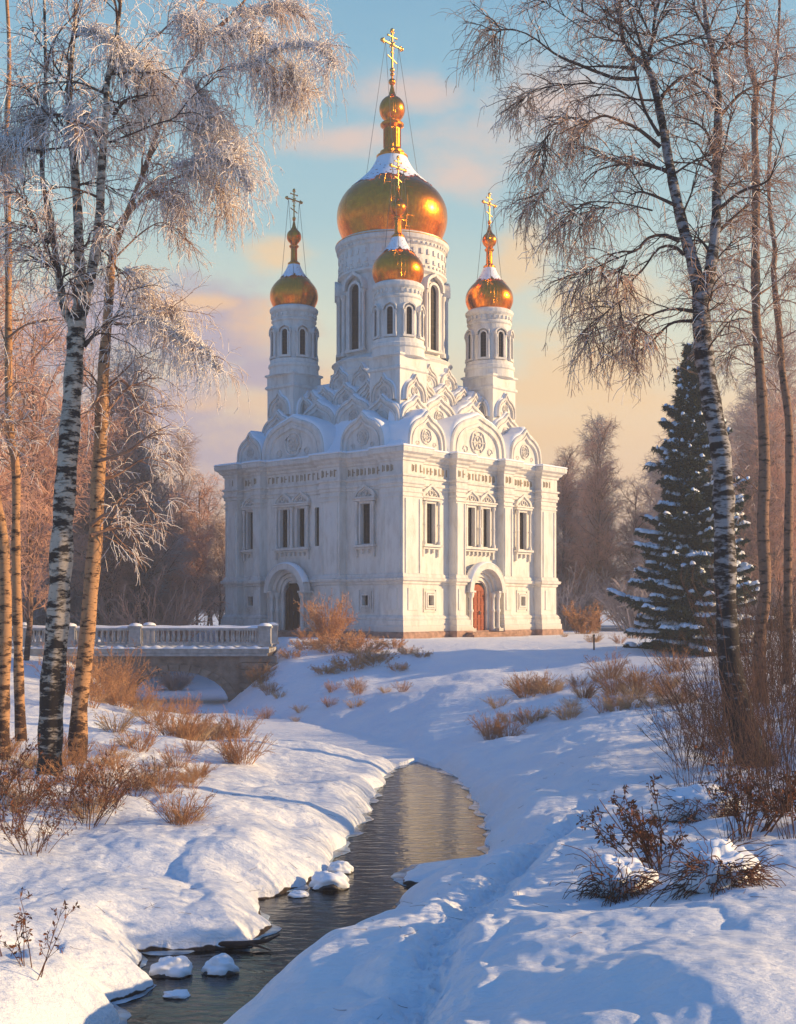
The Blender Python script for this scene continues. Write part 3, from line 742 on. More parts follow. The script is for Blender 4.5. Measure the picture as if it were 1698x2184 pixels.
def cross_(parent, z, s, loc=(0, 0)):
    m_ = MB(); x0, y0 = loc
    def bar(y1, z1, y2, z2, w_, d=.05):
        m_.tube([(x0, y0+y1*s, z+z1*s), (x0, y0+y2*s, z+z2*s)], w_*s, 6)
    bar(0, 0, 0, 2.7, .07); bar(-1.0, 1.75, 1.0, 1.75, .07); bar(-.42, 2.28, .42, 2.28, .05); bar(-.45, .9, .45, .6, .05)
    for (y, zz, r_) in ((-1.0, 1.75, .14), (1.0, 1.75, .14), (0, 2.72, .14), (-.86, 1.88, .07), (-.86, 1.62, .07), (.86, 1.88, .07), (.86, 1.62, .07), (.13, 2.58, .07), (-.13, 2.58, .07),
                        (-.42, 2.28, .08), (.42, 2.28, .08), (0, 1.75, .18), (0, .02, .17), (-.22, 1.97, .05), (.22, 1.97, .05), (-.22, 1.53, .05), (.22, 1.53, .05), (.12, 1.2, .06), (-.12, 1.2, .06)):
        m_.lathe([(r_*s*math.sin(PI*j/6)+.001, z+zz*s-r_*s*math.cos(PI*j/6)) for j in range(7)], 8, (x0, y0+y*s))
    return m_.build('cross', M['goldtrim'], parent)
def sph(r, zc, n=12, top=1.0): return [(r*math.sin(PI*j/n)+.001, zc-r*math.cos(PI*j/n)*top) for j in range(n+1)]
def spl(pts, n=6):
    pts = [np.array(p, float) for p in pts]; out = []
    for i in range(len(pts)-1):
        p0 = pts[max(i-1, 0)]; p1 = pts[i]; p2 = pts[i+1]; p3 = pts[min(i+2, len(pts)-1)]
        for j in range(n):
            t = j/n
            out.append(.5*((2*p1)+(-p0+p2)*t+(2*p0-5*p1+4*p2-p3)*t*t+(-p0+3*p1-3*p2+p3)*t*t*t))
    out.append(pts[-1]); return out
def dome_part(parent, prof, snow_z0, snow_z1, jag, n=64, seed=1):
    """gilded onion; the snow that lies on its shoulders is a thin shell with a ragged lower edge"""
    pr = [tuple(p) for p in spl(prof, 6)]
    d = MB(); d.lathe(pr, n); do = d.build('dome', M['gold'], parent)
    s_ = MB(); nn = 96
    prs = [tuple(p) for p in spl(prof, 14) if snow_z0-jag*2 < p[1] < snow_z1]
    rows = []
    for r_, z_ in prs: rows.append([((r_+.035)*math.cos(2*PI*i/nn), (r_+.035)*math.sin(2*PI*i/nn), z_+.03) for i in range(nn)])
    b = len(s_.v); s_.v += [p for row in rows for p in row]
    rs = random.Random(seed); ph = [rs.uniform(0, 6.28) for _ in range(9)]
    for k_ in range(len(rows)-1):
        for i in range(nn):
            a = 2*PI*i/nn; z_ = prs[k_][1]
            e = sum(math.sin(a*f+ph[q])*w_ for q, (f, w_) in enumerate(((1, .3), (3, .35), (7, .4), (13, .3), (23, .25))))*jag
            if z_ < snow_z0+e: continue
            if z_ < snow_z0+(snow_z1-snow_z0)*.75 and rs.random() < .07*(1-(z_-snow_z0-e)/(snow_z1-snow_z0)): continue
            j = (i+1) % nn
            s_.f.append([b+k_*nn+i, b+k_*nn+j, b+(k_+1)*nn+j, b+(k_+1)*nn+i]); s_.m.append(0); s_.sm.append(True)
    s_.build('snow_cap', M['snow'], parent)
def arch_window(parent, rad, ang, wd, z0, z1, fr_w=.16, dep=.2, col_r=.1, hood=1.0):
    """arched opening on a round drum: dark pane, frame, colonnettes and hood in one piece"""
    m_ = MB(); n_ = (math.cos(ang), math.sin(ang)); tt = (-math.sin(ang), math.cos(ang))
    rin = math.sqrt(max(rad*rad-(wd/2)**2, 0))
    def fp(x, d, z): return (n_[0]*(rin+d)+tt[0]*x, n_[1]*(rin+d)+tt[1]*x, z)
    def outl(w_, zb, zt, n__=12): return [(w_/2, zb)]+[(w_/2*math.cos(PI*i/n__), zt-w_/2+w_/2*math.sin(PI*i/n__)) for i in range(n__+1)]+[(-w_/2, zb)]
    o = outl(wd, z0, z1); d0 = rad-rin+.03
    m_.add([fp(x, d0, z) for x, z in o], [tuple(range(len(o)))], 1)
    o2 = outl(wd+2*fr_w, z0, z1+fr_w)
    m_.loft([[fp(x, d0-.0, z) for x, z in o], [fp(x, d0+dep, z) for x, z in o], [fp(x, d0+dep, z) for x, z in o2], [fp(x, -.1, z) for x, z in o2]], closed=False)
    for s in (-1, 1):
        q = fp(s*(wd/2+fr_w+col_r), dep*.6, 0)
        m_.lathe([(col_r*1.5, z0-.05), (col_r*1.5, z0+.12), (col_r, z0+.2), (col_r, z1-wd/2-.3), (col_r*1.6, z1-wd/2-.15), (col_r*1.6, z1-wd/2)], 8, q[:2])
    W = wd/2+fr_w+col_r*2.2
    n__ = 14; og = ogee(W*1.08, W*1.25*hood, .2, n__); zb = z1-wd/2
    og2 = [(x*.82, z*.82) for x, z in og]
    m_.loft([[fp(x, -.25, zb+z) for x, z in og], [fp(x, d0+dep*1.5, zb+z) for x, z in og], [fp(x, d0+dep*1.5, zb+z) for x, z in og2], [fp(x, d0+dep*.4, zb+z) for x, z in og2]], closed=False)
    m_.box(fp(0, d0*.5+dep*.4, z0-.1), (d0+dep*1.6, 2*W, .16), ang)
    for z in np.linspace(z0, z1, 9)[1:-1]: m_.box(fp(0, d0+.015, z), (.03, wd*.96, .03), ang, 2)
    m_.box(fp(0, d0+.018, (z0+z1)/2), (.03, .03, z1-z0), ang, 2)
    return m_.build('window', [M['trim'], M['glass'], M['lead']], parent)
def cables(parent, top, zb, rb, s):
    m_ = MB()
    for a in (45, 135, 225, 315):
        m_.tube([(0, .5*s*(1 if a < 180 else -1), top), (rb*math.cos(R(a)), rb*math.sin(R(a)), zb)], .022, 4)
    return m_.build('stay_cable', M['iron'], parent)

# central drum and dome (z measured from the church ground)
cd = MB(); B = 21.4
cd.lathe([(4.95, 19.6), (4.95, 20.6), (4.75, 20.7), (4.85, 21.1), (4.75, 21.3), (4.75, 21.7), (4.95, 21.9), (4.7, 22.1), (4.25, 22.3), (4.2, 22.4), (4.2, 28.7), (4.45, 28.9), (4.45, 29.05), (4.3, 29.15),
          (4.3, 30.9), (4.42, 31.0), (4.42, 31.2), (4.6, 31.35), (4.66, 31.6), (4.55, 31.7), (4.3, 31.75), (4.3, 31.95)], 64, smooth=False)
for row, (z, hz, wd, n, r_) in enumerate(((30.45, .42, .26, 40, 4.33), (29.7, .34, .3, 36, 4.33), (29.28, .16, .2, 56, 4.33), (31.1, .16, .16, 64, 4.45))):
    for i in range(n):
        a = 2*PI*(i+.3)/n; cd.box((r_*math.cos(a), r_*math.sin(a), z), (.16, wd, hz), a)
drum = cd.build('drum', M['wall'], church)
tag(drum, 'tall central drum under the largest dome')
for i in range(8):
    a = 2*PI*i/8
    arch_window(drum, 4.2, a, 1.0, 22.7, 27.9, .2, .3, .14, 1.15)
    am = 2*PI*(i+.5)/8
    cc = MB(); cc.lathe([(.26, 22.4), (.26, 22.7), (.18, 22.8), (.17, 26.9), (.26, 27.1), (.26, 27.3)], 10, (4.32*math.cos(am), 4.32*math.sin(am)))
    cc.build('colonnette', M['trim'], drum)
sm = MB(); sm.lathe([(4.5, 31.71), (4.6, 31.75), (4.3, 31.83), (4.1, 31.84)], 64); sm.build('gilt_rim', M['goldtrim'], drum)
cprof = [(3.85, 31.9), (4.12, 32.5), (4.42, 33.3), (4.52, 34.1), (4.38, 35.0), (3.85, 35.95), (2.9, 36.8), (1.95, 37.7), (1.42, 38.5), (1.15, 39.1)]
dome_part(drum, cprof, 36.5, 39.0, .42, 72, 3)
fn = MB()
fn.lathe([(1.28, 39.0), (1.30, 39.15), (1.0, 39.35), (1.0, 39.5), (.74, 39.65), (.68, 39.8), (.66, 41.4), (.8, 41.5), (.95, 41.6), (.98, 41.75), (.9, 41.85), (.62, 41.95)], 20, smooth=False)
fn.lathe([(.6, 41.9)]+[(1.06*math.sin(a), 43.0-1.1*math.cos(a)) for a in np.linspace(.6, 2.75, 12)]+[(.3, 44.15), (.2, 44.5), (.1, 45.0)], 24)
fn.lathe(sph(.29, 45.25), 12); fn.lathe(sph(.17, 45.85, 8), 10); fn.lathe([(.07, 45.0), (.07, 46.3)], 8)
for i in range(16): fn.box((.69*math.cos(2*PI*i/16), .69*math.sin(2*PI*i/16), 40.6), (.06, .08, 1.5), 2*PI*i/16)
fn.build('finial', M['gold'], drum)
cross_(drum, 46.2, 1.2); cables(drum, 48.3, 37.6, 2.1, 1.6)

def turret(x, y, first=None):
    if first:
        t = copy_tree(first, church); t.location = (x, y, 0); return t
    tm = MB(); s2 = 1.85
    sq = lambda a, z: [(sx*a, sy*a, z) for sx, sy in ((-1, -1), (1, -1), (1, 1), (-1, 1))]
    tm.loft([sq(a, z) for a, z in ((1.52, 14.6), (1.52, 19.9), (1.66, 20.0), (1.66, 20.15), (1.54, 20.25), (1.54, 20.9), (1.68, 21.0), (1.68, 21.12), (1.5, 21.2))])
    tm.lathe([(2.02, 21.0), (1.98, 21.6), (2.08, 21.7), (2.08, 21.9), (1.95, 22.0), (1.95, 22.25), (1.74, 22.4), (1.74, 25.3), (1.84, 25.4), (1.84, 25.5), (1.74, 25.6), (1.76, 26.0), (1.95, 26.2), (1.98, 26.4), (1.9, 26.5), (1.75, 26.6)],
             32, smooth=False)
    for i in range(28):
        a = 2*PI*i/28; tm.box((1.8*math.cos(a), 1.8*math.sin(a), 25.85), (.14, .17, .26), a)
    t = tm.build('turret', M['wall'], church, (x, y, 0))
    for i in range(8): arch_window(t, 1.74, 2*PI*(i+.5)/8, .48, 22.55, 24.6, .1, .14, .08, 1.0)
    tp = [(1.6, 26.55), (1.78, 26.9), (1.93, 27.3), (1.95, 27.75), (1.82, 28.2), (1.5, 28.65), (1.1, 29.05), (.75, 29.5), (.52, 29.95), (.42, 30.2)]
    dome_part(t, tp, 28.95, 30.2, .2, 48, 9)
    f_ = MB()
    f_.lathe([(.5, 30.15), (.5, 30.3), (.36, 30.4), (.28, 30.5), (.26, 31.5), (.38, 31.6), (.40, 31.7), (.25, 31.8)], 14, smooth=False)
    f_.lathe([(.24, 31.75)]+[(.60*math.sin(a), 32.45-.62*math.cos(a)) for a in np.linspace(.6, 2.6, 10)]+[(.16, 33.25), (.07, 33.7)], 18)
    f_.lathe(sph(.13, 33.85, 8), 10); f_.lathe([(.04, 33.6), (.04, 34.1)], 6)
    f_.build('finial', M['gold'], t)
    cross_(t, 33.95, .85); cables(t, 35.4, 29.2, 1.0, 1.2)
    return t
t0 = turret(5.65, -5.65)
for x, y in ((-5.65, -5.65), (5.65, 5.65), (-5.65, 5.65)): turret(x, y, t0)

# ------------------------------------------------------------------ bridge
BY = 78.0; bz = lambda v: EYE-(v-VH)/FPX*BY; bx = lambda u: (u-U0)/FPX*BY
bridge = empty('bridge', (bx(372), BY, 0)); tag(bridge, 'old stone arch bridge with white balustrade over the frozen creek', 'bridge')
bx0 = bx(372)
x0, x1 = bx(-60)-bx0, bx(572)-bx0; ztop = bz(1392); W = 4.2
mb = MB(); na = 24; ax, az_ = 3.35, 1.95; zs = .25
arch = [(-ax*math.cos(PI*i/na), zs+az_*math.sin(PI*i/na)) for i in range(na+1)]
for yy_, flip in ((0, False), (W, True)):
    top = [(x0, ztop)]+[(p[0], ztop) for p in arch]+[(x1, ztop)]; bot = [(x0, -1)]+[(p[0], p[1]) for p in arch]+[(x1, -1)]
    vs = [(p[0], yy_, p[1]) for p in bot]+[(p[0], yy_, p[1]) for p in top]; n = len(bot)
    fs = []
    for i in range(n-1):
        if i in (0, n-2): continue
        fs.append((i, i+1, n+i+1, n+i) if not flip else (n+i, n+i+1, i+1, i))
    mb.add(vs, fs)
    for a, b_ in ((x0, -ax), (ax, x1)):
        q = [(a, yy_, -1), (b_, yy_, -1), (b_, yy_, ztop), (a, yy_, ztop)]
        mb.add(q, [(0, 1, 2, 3) if not flip else (3, 2, 1, 0)])
mb.add([(p[0], yy_, p[1]) for yy_ in (0, W) for p in arch], [(i, na+1+i, na+2+i, i+1) for i in range(na)])
for s in (-ax, ax): mb.add([(s, 0, -1), (s, W, -1), (s, W, zs), (s, 0, zs)], [(0, 1, 2, 3) if s < 0 else (3, 2, 1, 0)])
mb.add([(x1, 0, -1), (x1, W, -1), (x1, W, ztop), (x1, 0, ztop)], [(0, 1, 2, 3)])
mb.build('spandrel_wall', M['stone'], bridge)
mb = MB()
for i in range(17):                                     # voussoirs
    a0, a1 = PI*i/17+.012, PI*(i+1)/17-.012
    q = []
    for a, r_ in ((a0, 1), (a1, 1), (a1, 1.17), (a0, 1.17)): q.append((-ax*math.cos(a)*r_, zs+az_*math.sin(a)*(r_+.05*(r_ > 1))))
    mb.loft([[(x, -.12, z) for x, z in q], [(x, .02, z) for x, z in q]])
mb.build('arch_ring', M['stone'], bridge)
for a, b_ in ((ax+.75, ax+3.0), (-ax-3.2, -ax-.9)):      # rusticated piers
    mb = MB(); z = -.6; i = 0
    while z < ztop-.35:
        mb.box(((a+b_)/2+(.06 if i % 2 else -.06), -.1, z+.2), (b_-a, .36, .38)); z += .42; i += 1
    mb.build('pier', M['stone'], bridge)
mb = MB(); mb.box(((x0+x1)/2, W/2, ztop+.12), (x1-x0+.2, W+.7, .26)); mb.box(((x0+x1)/2, -.2, ztop-.12), (x1-x0, .3, .18)); mb.build('deck', M['stone2'], bridge)
mb = MB()
nseg = 90
loops = []
for i in range(nseg+1):
    x = x0-.1+(x1-x0+.2)*i/nseg; e = .05*math.sin(i*1.7)+.04*math.sin(i*.6)
    loops.append([(x, -.42-e*.6, ztop+.24), (x, -.44-e*.5, ztop+.33+e*.5), (x, -.25, ztop+.40+e), (x, .6, ztop+.44+e), (x, W-.4, ztop+.44), (x, W+.3, ztop+.3)])
mb.loft(loops, closed=False, smooth=True); mb.build('deck_snow', M['snow'], bridge)
peds = [bx(u)-bx0 for u in (10, 150, 290, 566)]; zr = ztop+.42
for side, yo in ((0, -.1), (1, W)):
    for i in range(3):
        a, b_ = peds[i]+.4, peds[i+1]-.4
        m_ = MB(); m_.box(((a+b_)/2, yo, zr+.08), (b_-a+.1, .3, .14)); m_.box(((a+b_)/2, yo, zr+1.02), (b_-a+.1, .3, .14))
        n = int((b_-a)/.34)
        for j in range(n):
            x = a+(b_-a)*(j+.5)/n
            m_.lathe([(.075, zr+.14), (.05, zr+.22), (.10, zr+.42), (.05, zr+.68), (.045, zr+.84), (.075, zr+.95)], 7, (x, yo))
        ro = m_.build('balustrade', M['stone2'], bridge)
        s_ = MB(); s_.loft([[(x, yo-.16, zr+1.092), (x, yo-.14, zr+1.16+.02*math.sin(x*5)), (x, yo, zr+1.2+.02*math.sin(x*3)), (x, yo+.14, zr+1.16), (x, yo+.16, zr+1.092)] for x in np.linspace(a, b_, 24)], closed=False, smooth=True)
        s_.build('snow', M['snow'], ro)
    for x in peds:
        m_ = MB(); m_.box((x, yo, zr+.55), (.72, .5, 1.12)); m_.box((x, yo, zr+1.16), (.86, .62, .12)); m_.box((x, yo, zr+.06), (.84, .6, .16)); po = m_.build('pedestal', M['stone2'], bridge)
        s_ = MB(); s_.lathe([(.42, zr+1.222), (.40, zr+1.3), (.25, zr+1.38), (.05, zr+1.41)], 10, (x, yo)); s_.build('snow', M['snow'], po)

# ------------------------------------------------------------------ trees: polylines grown in batches
def resample(PL, t):
    """PL (N,K,3), t (N,n) in 0..1 -> points and tangents (N,n,3)"""
    N_, K, _ = PL.shape; f = np.clip(t, 0, .9999)*(K-1); i = f.astype(int); fr_ = (f-i)[..., None]; r = np.arange(N_)[:, None]
    a = PL[r, i]; b = PL[r, i+1]; T = b-a; T /= np.linalg.norm(T, axis=-1, keepdims=True)+1e-9
    return a+(b-a)*fr_, T
def unit(v): return v/(np.linalg.norm(v, axis=-1, keepdims=True)+1e-9)
def grow(P0, D0, L, K, droop, wob, rg, up=0.):
    n = len(P0); out = np.empty((n, K, 3)); p = P0.copy(); d = unit(D0); out[:, 0] = p
    st = (L/(K-1))[:, None]
    for k in range(1, K):
        d = d+rg.normal(0, wob, (n, 3)); d[:, 2] += (-droop if np.isscalar(droop) else -droop)*(k/K)+up
        d = unit(d); p = p+d*st; out[:, k] = p
    return out
def shoots(PL, n, t0, t1, ang, L0, L1, K, droop, wob, rg, up=0., flat=1.0, taper=.5):
    t = rg.uniform(t0, t1, (len(PL), n)); p, T = resample(PL, t)
    p = p.reshape(-1, 3); T = T.reshape(-1, 3)
    rnd = unit(rg.normal(0, 1, p.shape)*np.array([1, 1, flat]))
    perp = unit(rnd-(rnd*T).sum(1, keepdims=True)*T)
    a = np.abs(rg.normal(ang, .25, len(p)))[:, None]
    L = rg.uniform(L0, L1, len(p))*(1-taper*t.ravel())
    return grow(p, T*np.cos(a)+perp*np.sin(a), L, K, droop, wob, rg, up)
def taper_r(PL, r0, r1, pw=1.0):
    k = np.linspace(0, 1, PL.shape[1])**pw
    r0 = np.broadcast_to(np.asarray(r0, float), (len(PL),)); r1 = np.broadcast_to(np.asarray(r1, float), (len(PL),))
    return r0[:, None]*(1-k)+r1[:, None]*k
def px_line(pts, Y, dy=0., K=14):
    """pts [(u,v)], Y base distance -> (K,3) smooth polyline leaning dy metres away by its tip"""
    s = np.array(spl([(a, b) for a, b in pts], 8)); n = len(s)
    t = np.linspace(0, n-1, K); i = np.minimum(t.astype(int), n-2); f = (t-i)[:, None]; q = s[i]*(1-f)+s[i+1]*f
    k = np.linspace(0, 1, K); Ys = Y+dy*k
    return np.stack([(q[:, 0]-U0)/FPX*Ys, Ys, EYE-(q[:, 1]-VH)/FPX*Ys], 1)
def stem(pts, Y, wpx, dy=0, K=40, sides=14):
    """trunk stem from pixel centreline and widths"""
    pl = px_line(pts, Y, dy, K); w_ = np.interp(np.linspace(0, 1, K), np.linspace(0, 1, len(wpx)), wpx)*Y/FPX/2
    rg = np.random.default_rng(len(pts)*31+int(pts[0][0]))
    j = 1+.07*np.sin(np.arange(K)*1.9)+rg.normal(0, .03, K)
    return pl, w_*j
def birch(name, base, label, barkm, stems, arms, rg, Y, group=None, frost=.5, auto=(14, 2.2, 3.6), dens=1.0, twig_r=.0065, branch_m='branch', cat='tree', arch=(), arm_r=.07, casc=None):
    """stems: [(pixel points, widths px, dy)], arms: explicit main branches [(points, dy)], arch: frost-laden arching ones"""
    root = empty(name, tuple(base)); tag(root, label, cat, group)
    off = np.array(base)
    tr = []; pls = []
    for pts, wd, dy in stems:
        pl, r_ = stem(pts, Y, wd, dy); pls.append((pl, r_))
        tr.append(tubes(pl[None], r_[None], 14))
    V, F_ = merge(tr); from_arrays('trunk', V-off, F_, barkm, root, smooth=True)
    A = [px_line(p, Y+rg.uniform(-.2, .2), dy, 14) for p, dy in arms]
    H = [px_line(p, Y+rg.uniform(-.2, .2), dy, 14) for p, dy in arch]
    n, l0, l1 = auto
    S_ = np.stack([p[:, :] for p, _ in pls])
    Am = [shoots(S_[i:i+1], n if i else n//2, .30 if i == 0 and len(pls) == 1 else (.75 if i == 0 else .1), 1, .8, l0, l1, 14, .10, .10, rg, .02, .5, .35) for i in range(len(pls))]
    AM = np.concatenate(Am+([np.stack(A)] if A else [])+([np.stack(H)] if H else []))
    nA = len(AM); sp_all = np.concatenate([p for p, _ in pls])
    r_arm = np.array([arm_r if np.linalg.norm(sp_all-a_[0], axis=1).min() < .45 else (.024 if casc else .032) for a_ in AM[nA-len(A)-len(H):]]) if len(A)+len(H) else np.zeros(0)
    parts = [tubes(AM, taper_r(AM, np.r_[np.full(nA-len(A)-len(H), arm_r*.6), r_arm], .010, .7), 6)]
    B1 = shoots(AM, int(11*dens), .12, 1, .75, .9, 2.0, 9, .16, .13, rg, .01, .8, .45)
    parts.append(tubes(B1, taper_r(B1, .018, .007), 4))
    V, F_ = merge(parts); from_arrays('branches', V-off, F_, M[branch_m], root, smooth=True)
    B2 = shoots(B1, int(7*dens), .1, 1, .8, .4, 1.1, 7, .28, .16, rg, 0, 1, .3)
    B3 = shoots(B2[rg.random(len(B2)) < .9], int(3), .1, 1, .7, .25, .7, 5, .35, .16, rg, 0, 1, .3)
    k = rg.random(len(B3)) < frost; k2 = rg.random(len(B2)) < frost*.7
    tw = [tubes(B2[~k2], taper_r(B2[~k2], twig_r*1.2, twig_r*.7), 3), tubes(B3[~k], taper_r(B3[~k], twig_r, twig_r*.6), 3)]
    V, F_ = merge(tw); from_arrays('twigs', V-off, F_, M['twig'], root)
    fw = []
    if k.any(): fw += [tubes(B2[k2], taper_r(B2[k2], twig_r*1.7, twig_r*1.3), 3), tubes(B3[k], taper_r(B3[k], twig_r*1.6, twig_r*1.1), 3)]
    if H:                                              # cascades of frosted twigs from the bowed limbs
        HM = np.stack(H)
        C1 = shoots(HM, 10 if casc else 30, .22, 1, 1.0, .25, .75, 6, .34, .16, rg, .05, 1, .0)
        C2 = shoots(C1, 3 if casc else 4, .25, 1, .9, .45, 1.7, 9, .95, .12, rg, 0, 1, .0)
        C3 = shoots(C2, 4 if casc else 7, .10, .97, .6, .10, .32, 4, .5, .2, rg, 0, 1, .2)
        cw = [tubes(C1, taper_r(C1, .020, .012), 4), tubes(C2, taper_r(C2, .013, .007), 3), tubes(C3, taper_r(C3, .009, .006), 3)]
        if casc: V, F_ = merge(cw); from_arrays('hanging_twigs', V-off, F_, M[casc], root)
        else: fw += cw
        # thick rime riding on top of the limb
        T0, _ = resample(HM, np.tile(np.linspace(.35, 1, 90), (len(HM), 1)) + rg.normal(0, .008, (len(HM), 90)))
        T0 = T0.reshape(-1, 3)
        T1 = grow(np.repeat(T0, 9, 0)+rg.normal(0, .05, (len(T0)*9, 3)), rg.normal(0, 1, (len(T0)*9, 3))+np.array([0, 0, .7]), rg.uniform(.08, .30, len(T0)*9), 4, .35, .25, rg)
        if not casc: V, F_ = tubes(T1, taper_r(T1, .022, .010), 3); from_arrays('hoar_frost', V-off, F_, M['hoar'], root)
    if fw: V, F_ = merge(fw); from_arrays('frosted_twigs', V-off, F_, M['frost'], root)
    return root
z6 = lambda l: [(a*.4394, b*.4394) for a, b in l]
z7 = lambda l: [(995+a*.4175, b*.4175) for a, b in l]
g1 = np.random.default_rng(101)
# --- left birch with three stems
YA = 34.0; bA = P(105, 1700, YA)
birch('birch', bA, 'thick cream-barked birch forking into three stems on the left bank', M['barkA'],
      [([(104, 1712), (106, 1640), (110, 1500), (125, 1300), (135, 1100), (150, 900), (160, 750), (164, 690), (171, 655)], [66, 54, 52, 50, 46, 42, 38, 38, 32], .0),
       ([(170, 672), (172, 600), (169, 549), (165, 439), (156, 330), (149, 264), (146, 198), (158, 66), (165, -60)], [30, 26, 22, 20, 17, 15, 12, 9, 7], .8),
       ([(176, 668), (193, 593), (211, 483), (215, 395), (220, 308), (226, 242), (230, 167), (248, 88), (262, -50)], [24, 22, 21, 18, 16, 14, 11, 9, 6], -.6),
       ([(160, 700), (136, 655), (123, 571), (105, 461), (90, 373), (94, 264), (97, 132), (93, -40)], [20, 17, 14, 13, 11, 9, 7, 5], .4)],
      [(z6(l), d) for l, d in (
          ([(530, 690), (640, 650), (760, 600), (850, 570), (920, 480), (1020, 400)], -1.0),
          ([(210, 740), (120, 720), (30, 700)], .5), ([(240, 1180), (150, 1100), (60, 1130)], -.5),
          ([(300, 370), (230, 260), (130, 110)], .8), ([(410, 1680), (480, 1600), (560, 1540), (640, 1380)], .4),
          ([(400, 790), (440, 740), (490, 700)], .2), ([(520, 480), (600, 500), (700, 460)], .6), ([(550, 560), (620, 480), (730, 460)], -.4))],
      g1, YA, frost=.6, auto=(9, 1.4, 2.8), dens=.72,
      arch=[(z6(l), d) for l, d in (
          ([(350, 420), (330, 230), (420, 150), (520, 190), (620, 270), (690, 350)], -.6),
          ([(500, 450), (560, 330), (650, 300), (730, 340), (770, 420)], .5),
          ([(330, 560), (250, 560), (180, 570), (140, 620)], .3), ([(360, 700), (330, 560), (390, 570), (410, 650)], -.3),
          ([(60, 720), (30, 700), (-30, 740)], .4))])
# --- russet birch beside it, bowed over to the right
YB = 38.0; bB = P(168, 1610, YB)
birch('birch', bB, 'slimmer russet-barked birch right of the thick forked one, frosted crown bowed right', M['barkB'],
      [([(165, 1622), (170, 1500), (184, 1376), (195, 1239), (205, 1136), (208, 1034), (215, 931), (219, 829), (222, 769), (231, 659), (239, 549), (264, 474), (299, 387), (330, 299), (347, 246), (378, 176), (422, 105), (483, 44), (540, -20)],
        [40, 36, 34, 33, 31, 29, 28, 26, 24, 21, 18, 14, 12, 11, 10, 8, 7, 6, 4], .5)],
      [(z6(l), d) for l, d in (
          ([(450, 1220), (620, 1020), (750, 940), (870, 930), (930, 1010)], -.6),
          ([(520, 1600), (600, 1480), (690, 1420), (720, 1520)], .6),
          ([(660, 280), (750, 180), (860, 100), (950, 60), (990, 0)], .8),
          ([(560, 1250), (700, 1120), (800, 1080), (900, 1150)], .5),
          ([(480, 2050), (600, 1900), (700, 1850), (740, 1820)], .8), ([(500, 1880), (440, 1990), (380, 2050)], -.3),
          ([(520, 1900), (600, 1850), (690, 1990), (800, 2010)], .8),
          ([(470, 2240), (620, 2190), (730, 2110), (830, 2060)], -.5), ([(470, 2330), (560, 2310), (690, 2230), (820, 2200)], .5),
          ([(440, 2550), (520, 2490), (640, 2440), (800, 2440)], -.5), ([(440, 2600), (530, 2570), (620, 2560), (700, 2540)], .5))],
      np.random.default_rng(102), YB, frost=.65, auto=(13, 1.6, 3.0), dens=.72, branch_m='branch2',
      arch=[(z6(l), d) for l, d in (
          ([(620, 1000), (750, 870), (900, 800), (1050, 770), (1150, 810), (1225, 920)], -.8),
          ([(700, 960), (860, 860), (980, 850), (1060, 900), (1110, 980)], .6),
          ([(850, 570), (920, 480), (1000, 360), (1150, 330), (1260, 310), (1330, 240), (1450, 220), (1560, 230), (1630, 310)], -.8),
          ([(1150, 340), (1230, 330), (1310, 360), (1360, 450)], .5), ([(1330, 250), (1400, 320), (1440, 380), (1470, 450)], .3),
          ([(960, 240), (1080, 110), (1180, 60), (1300, 50), (1400, 30), (1450, 60)], 1.0),
          ([(1040, 140), (1080, 180), (1180, 150), (1300, 220)], .3),
          ([(760, 180), (860, 90), (950, 110), (1000, 180)], -.5),
          ([(820, 600), (900, 560), (1000, 550), (1060, 580), (1095, 700)], .9), ([(850, 570), (940, 540), (1020, 620), (1090, 760), (1160, 720)], -.2),
          ([(530, 1560), (620, 1580), (700, 1555), (790, 1570), (880, 1640), (1000, 1700), (1060, 1800)], -.7),
          ([(700, 1560), (790, 1530), (830, 1510), (880, 1600), (910, 1650)], .3), ([(560, 1340), (620, 1320), (690, 1380), (720, 1480)], .2),
          ([(620, 1040), (720, 950), (800, 940), (850, 1000)], .5), ([(880, 400), (920, 410), (960, 460), (1000, 540)], .1))])
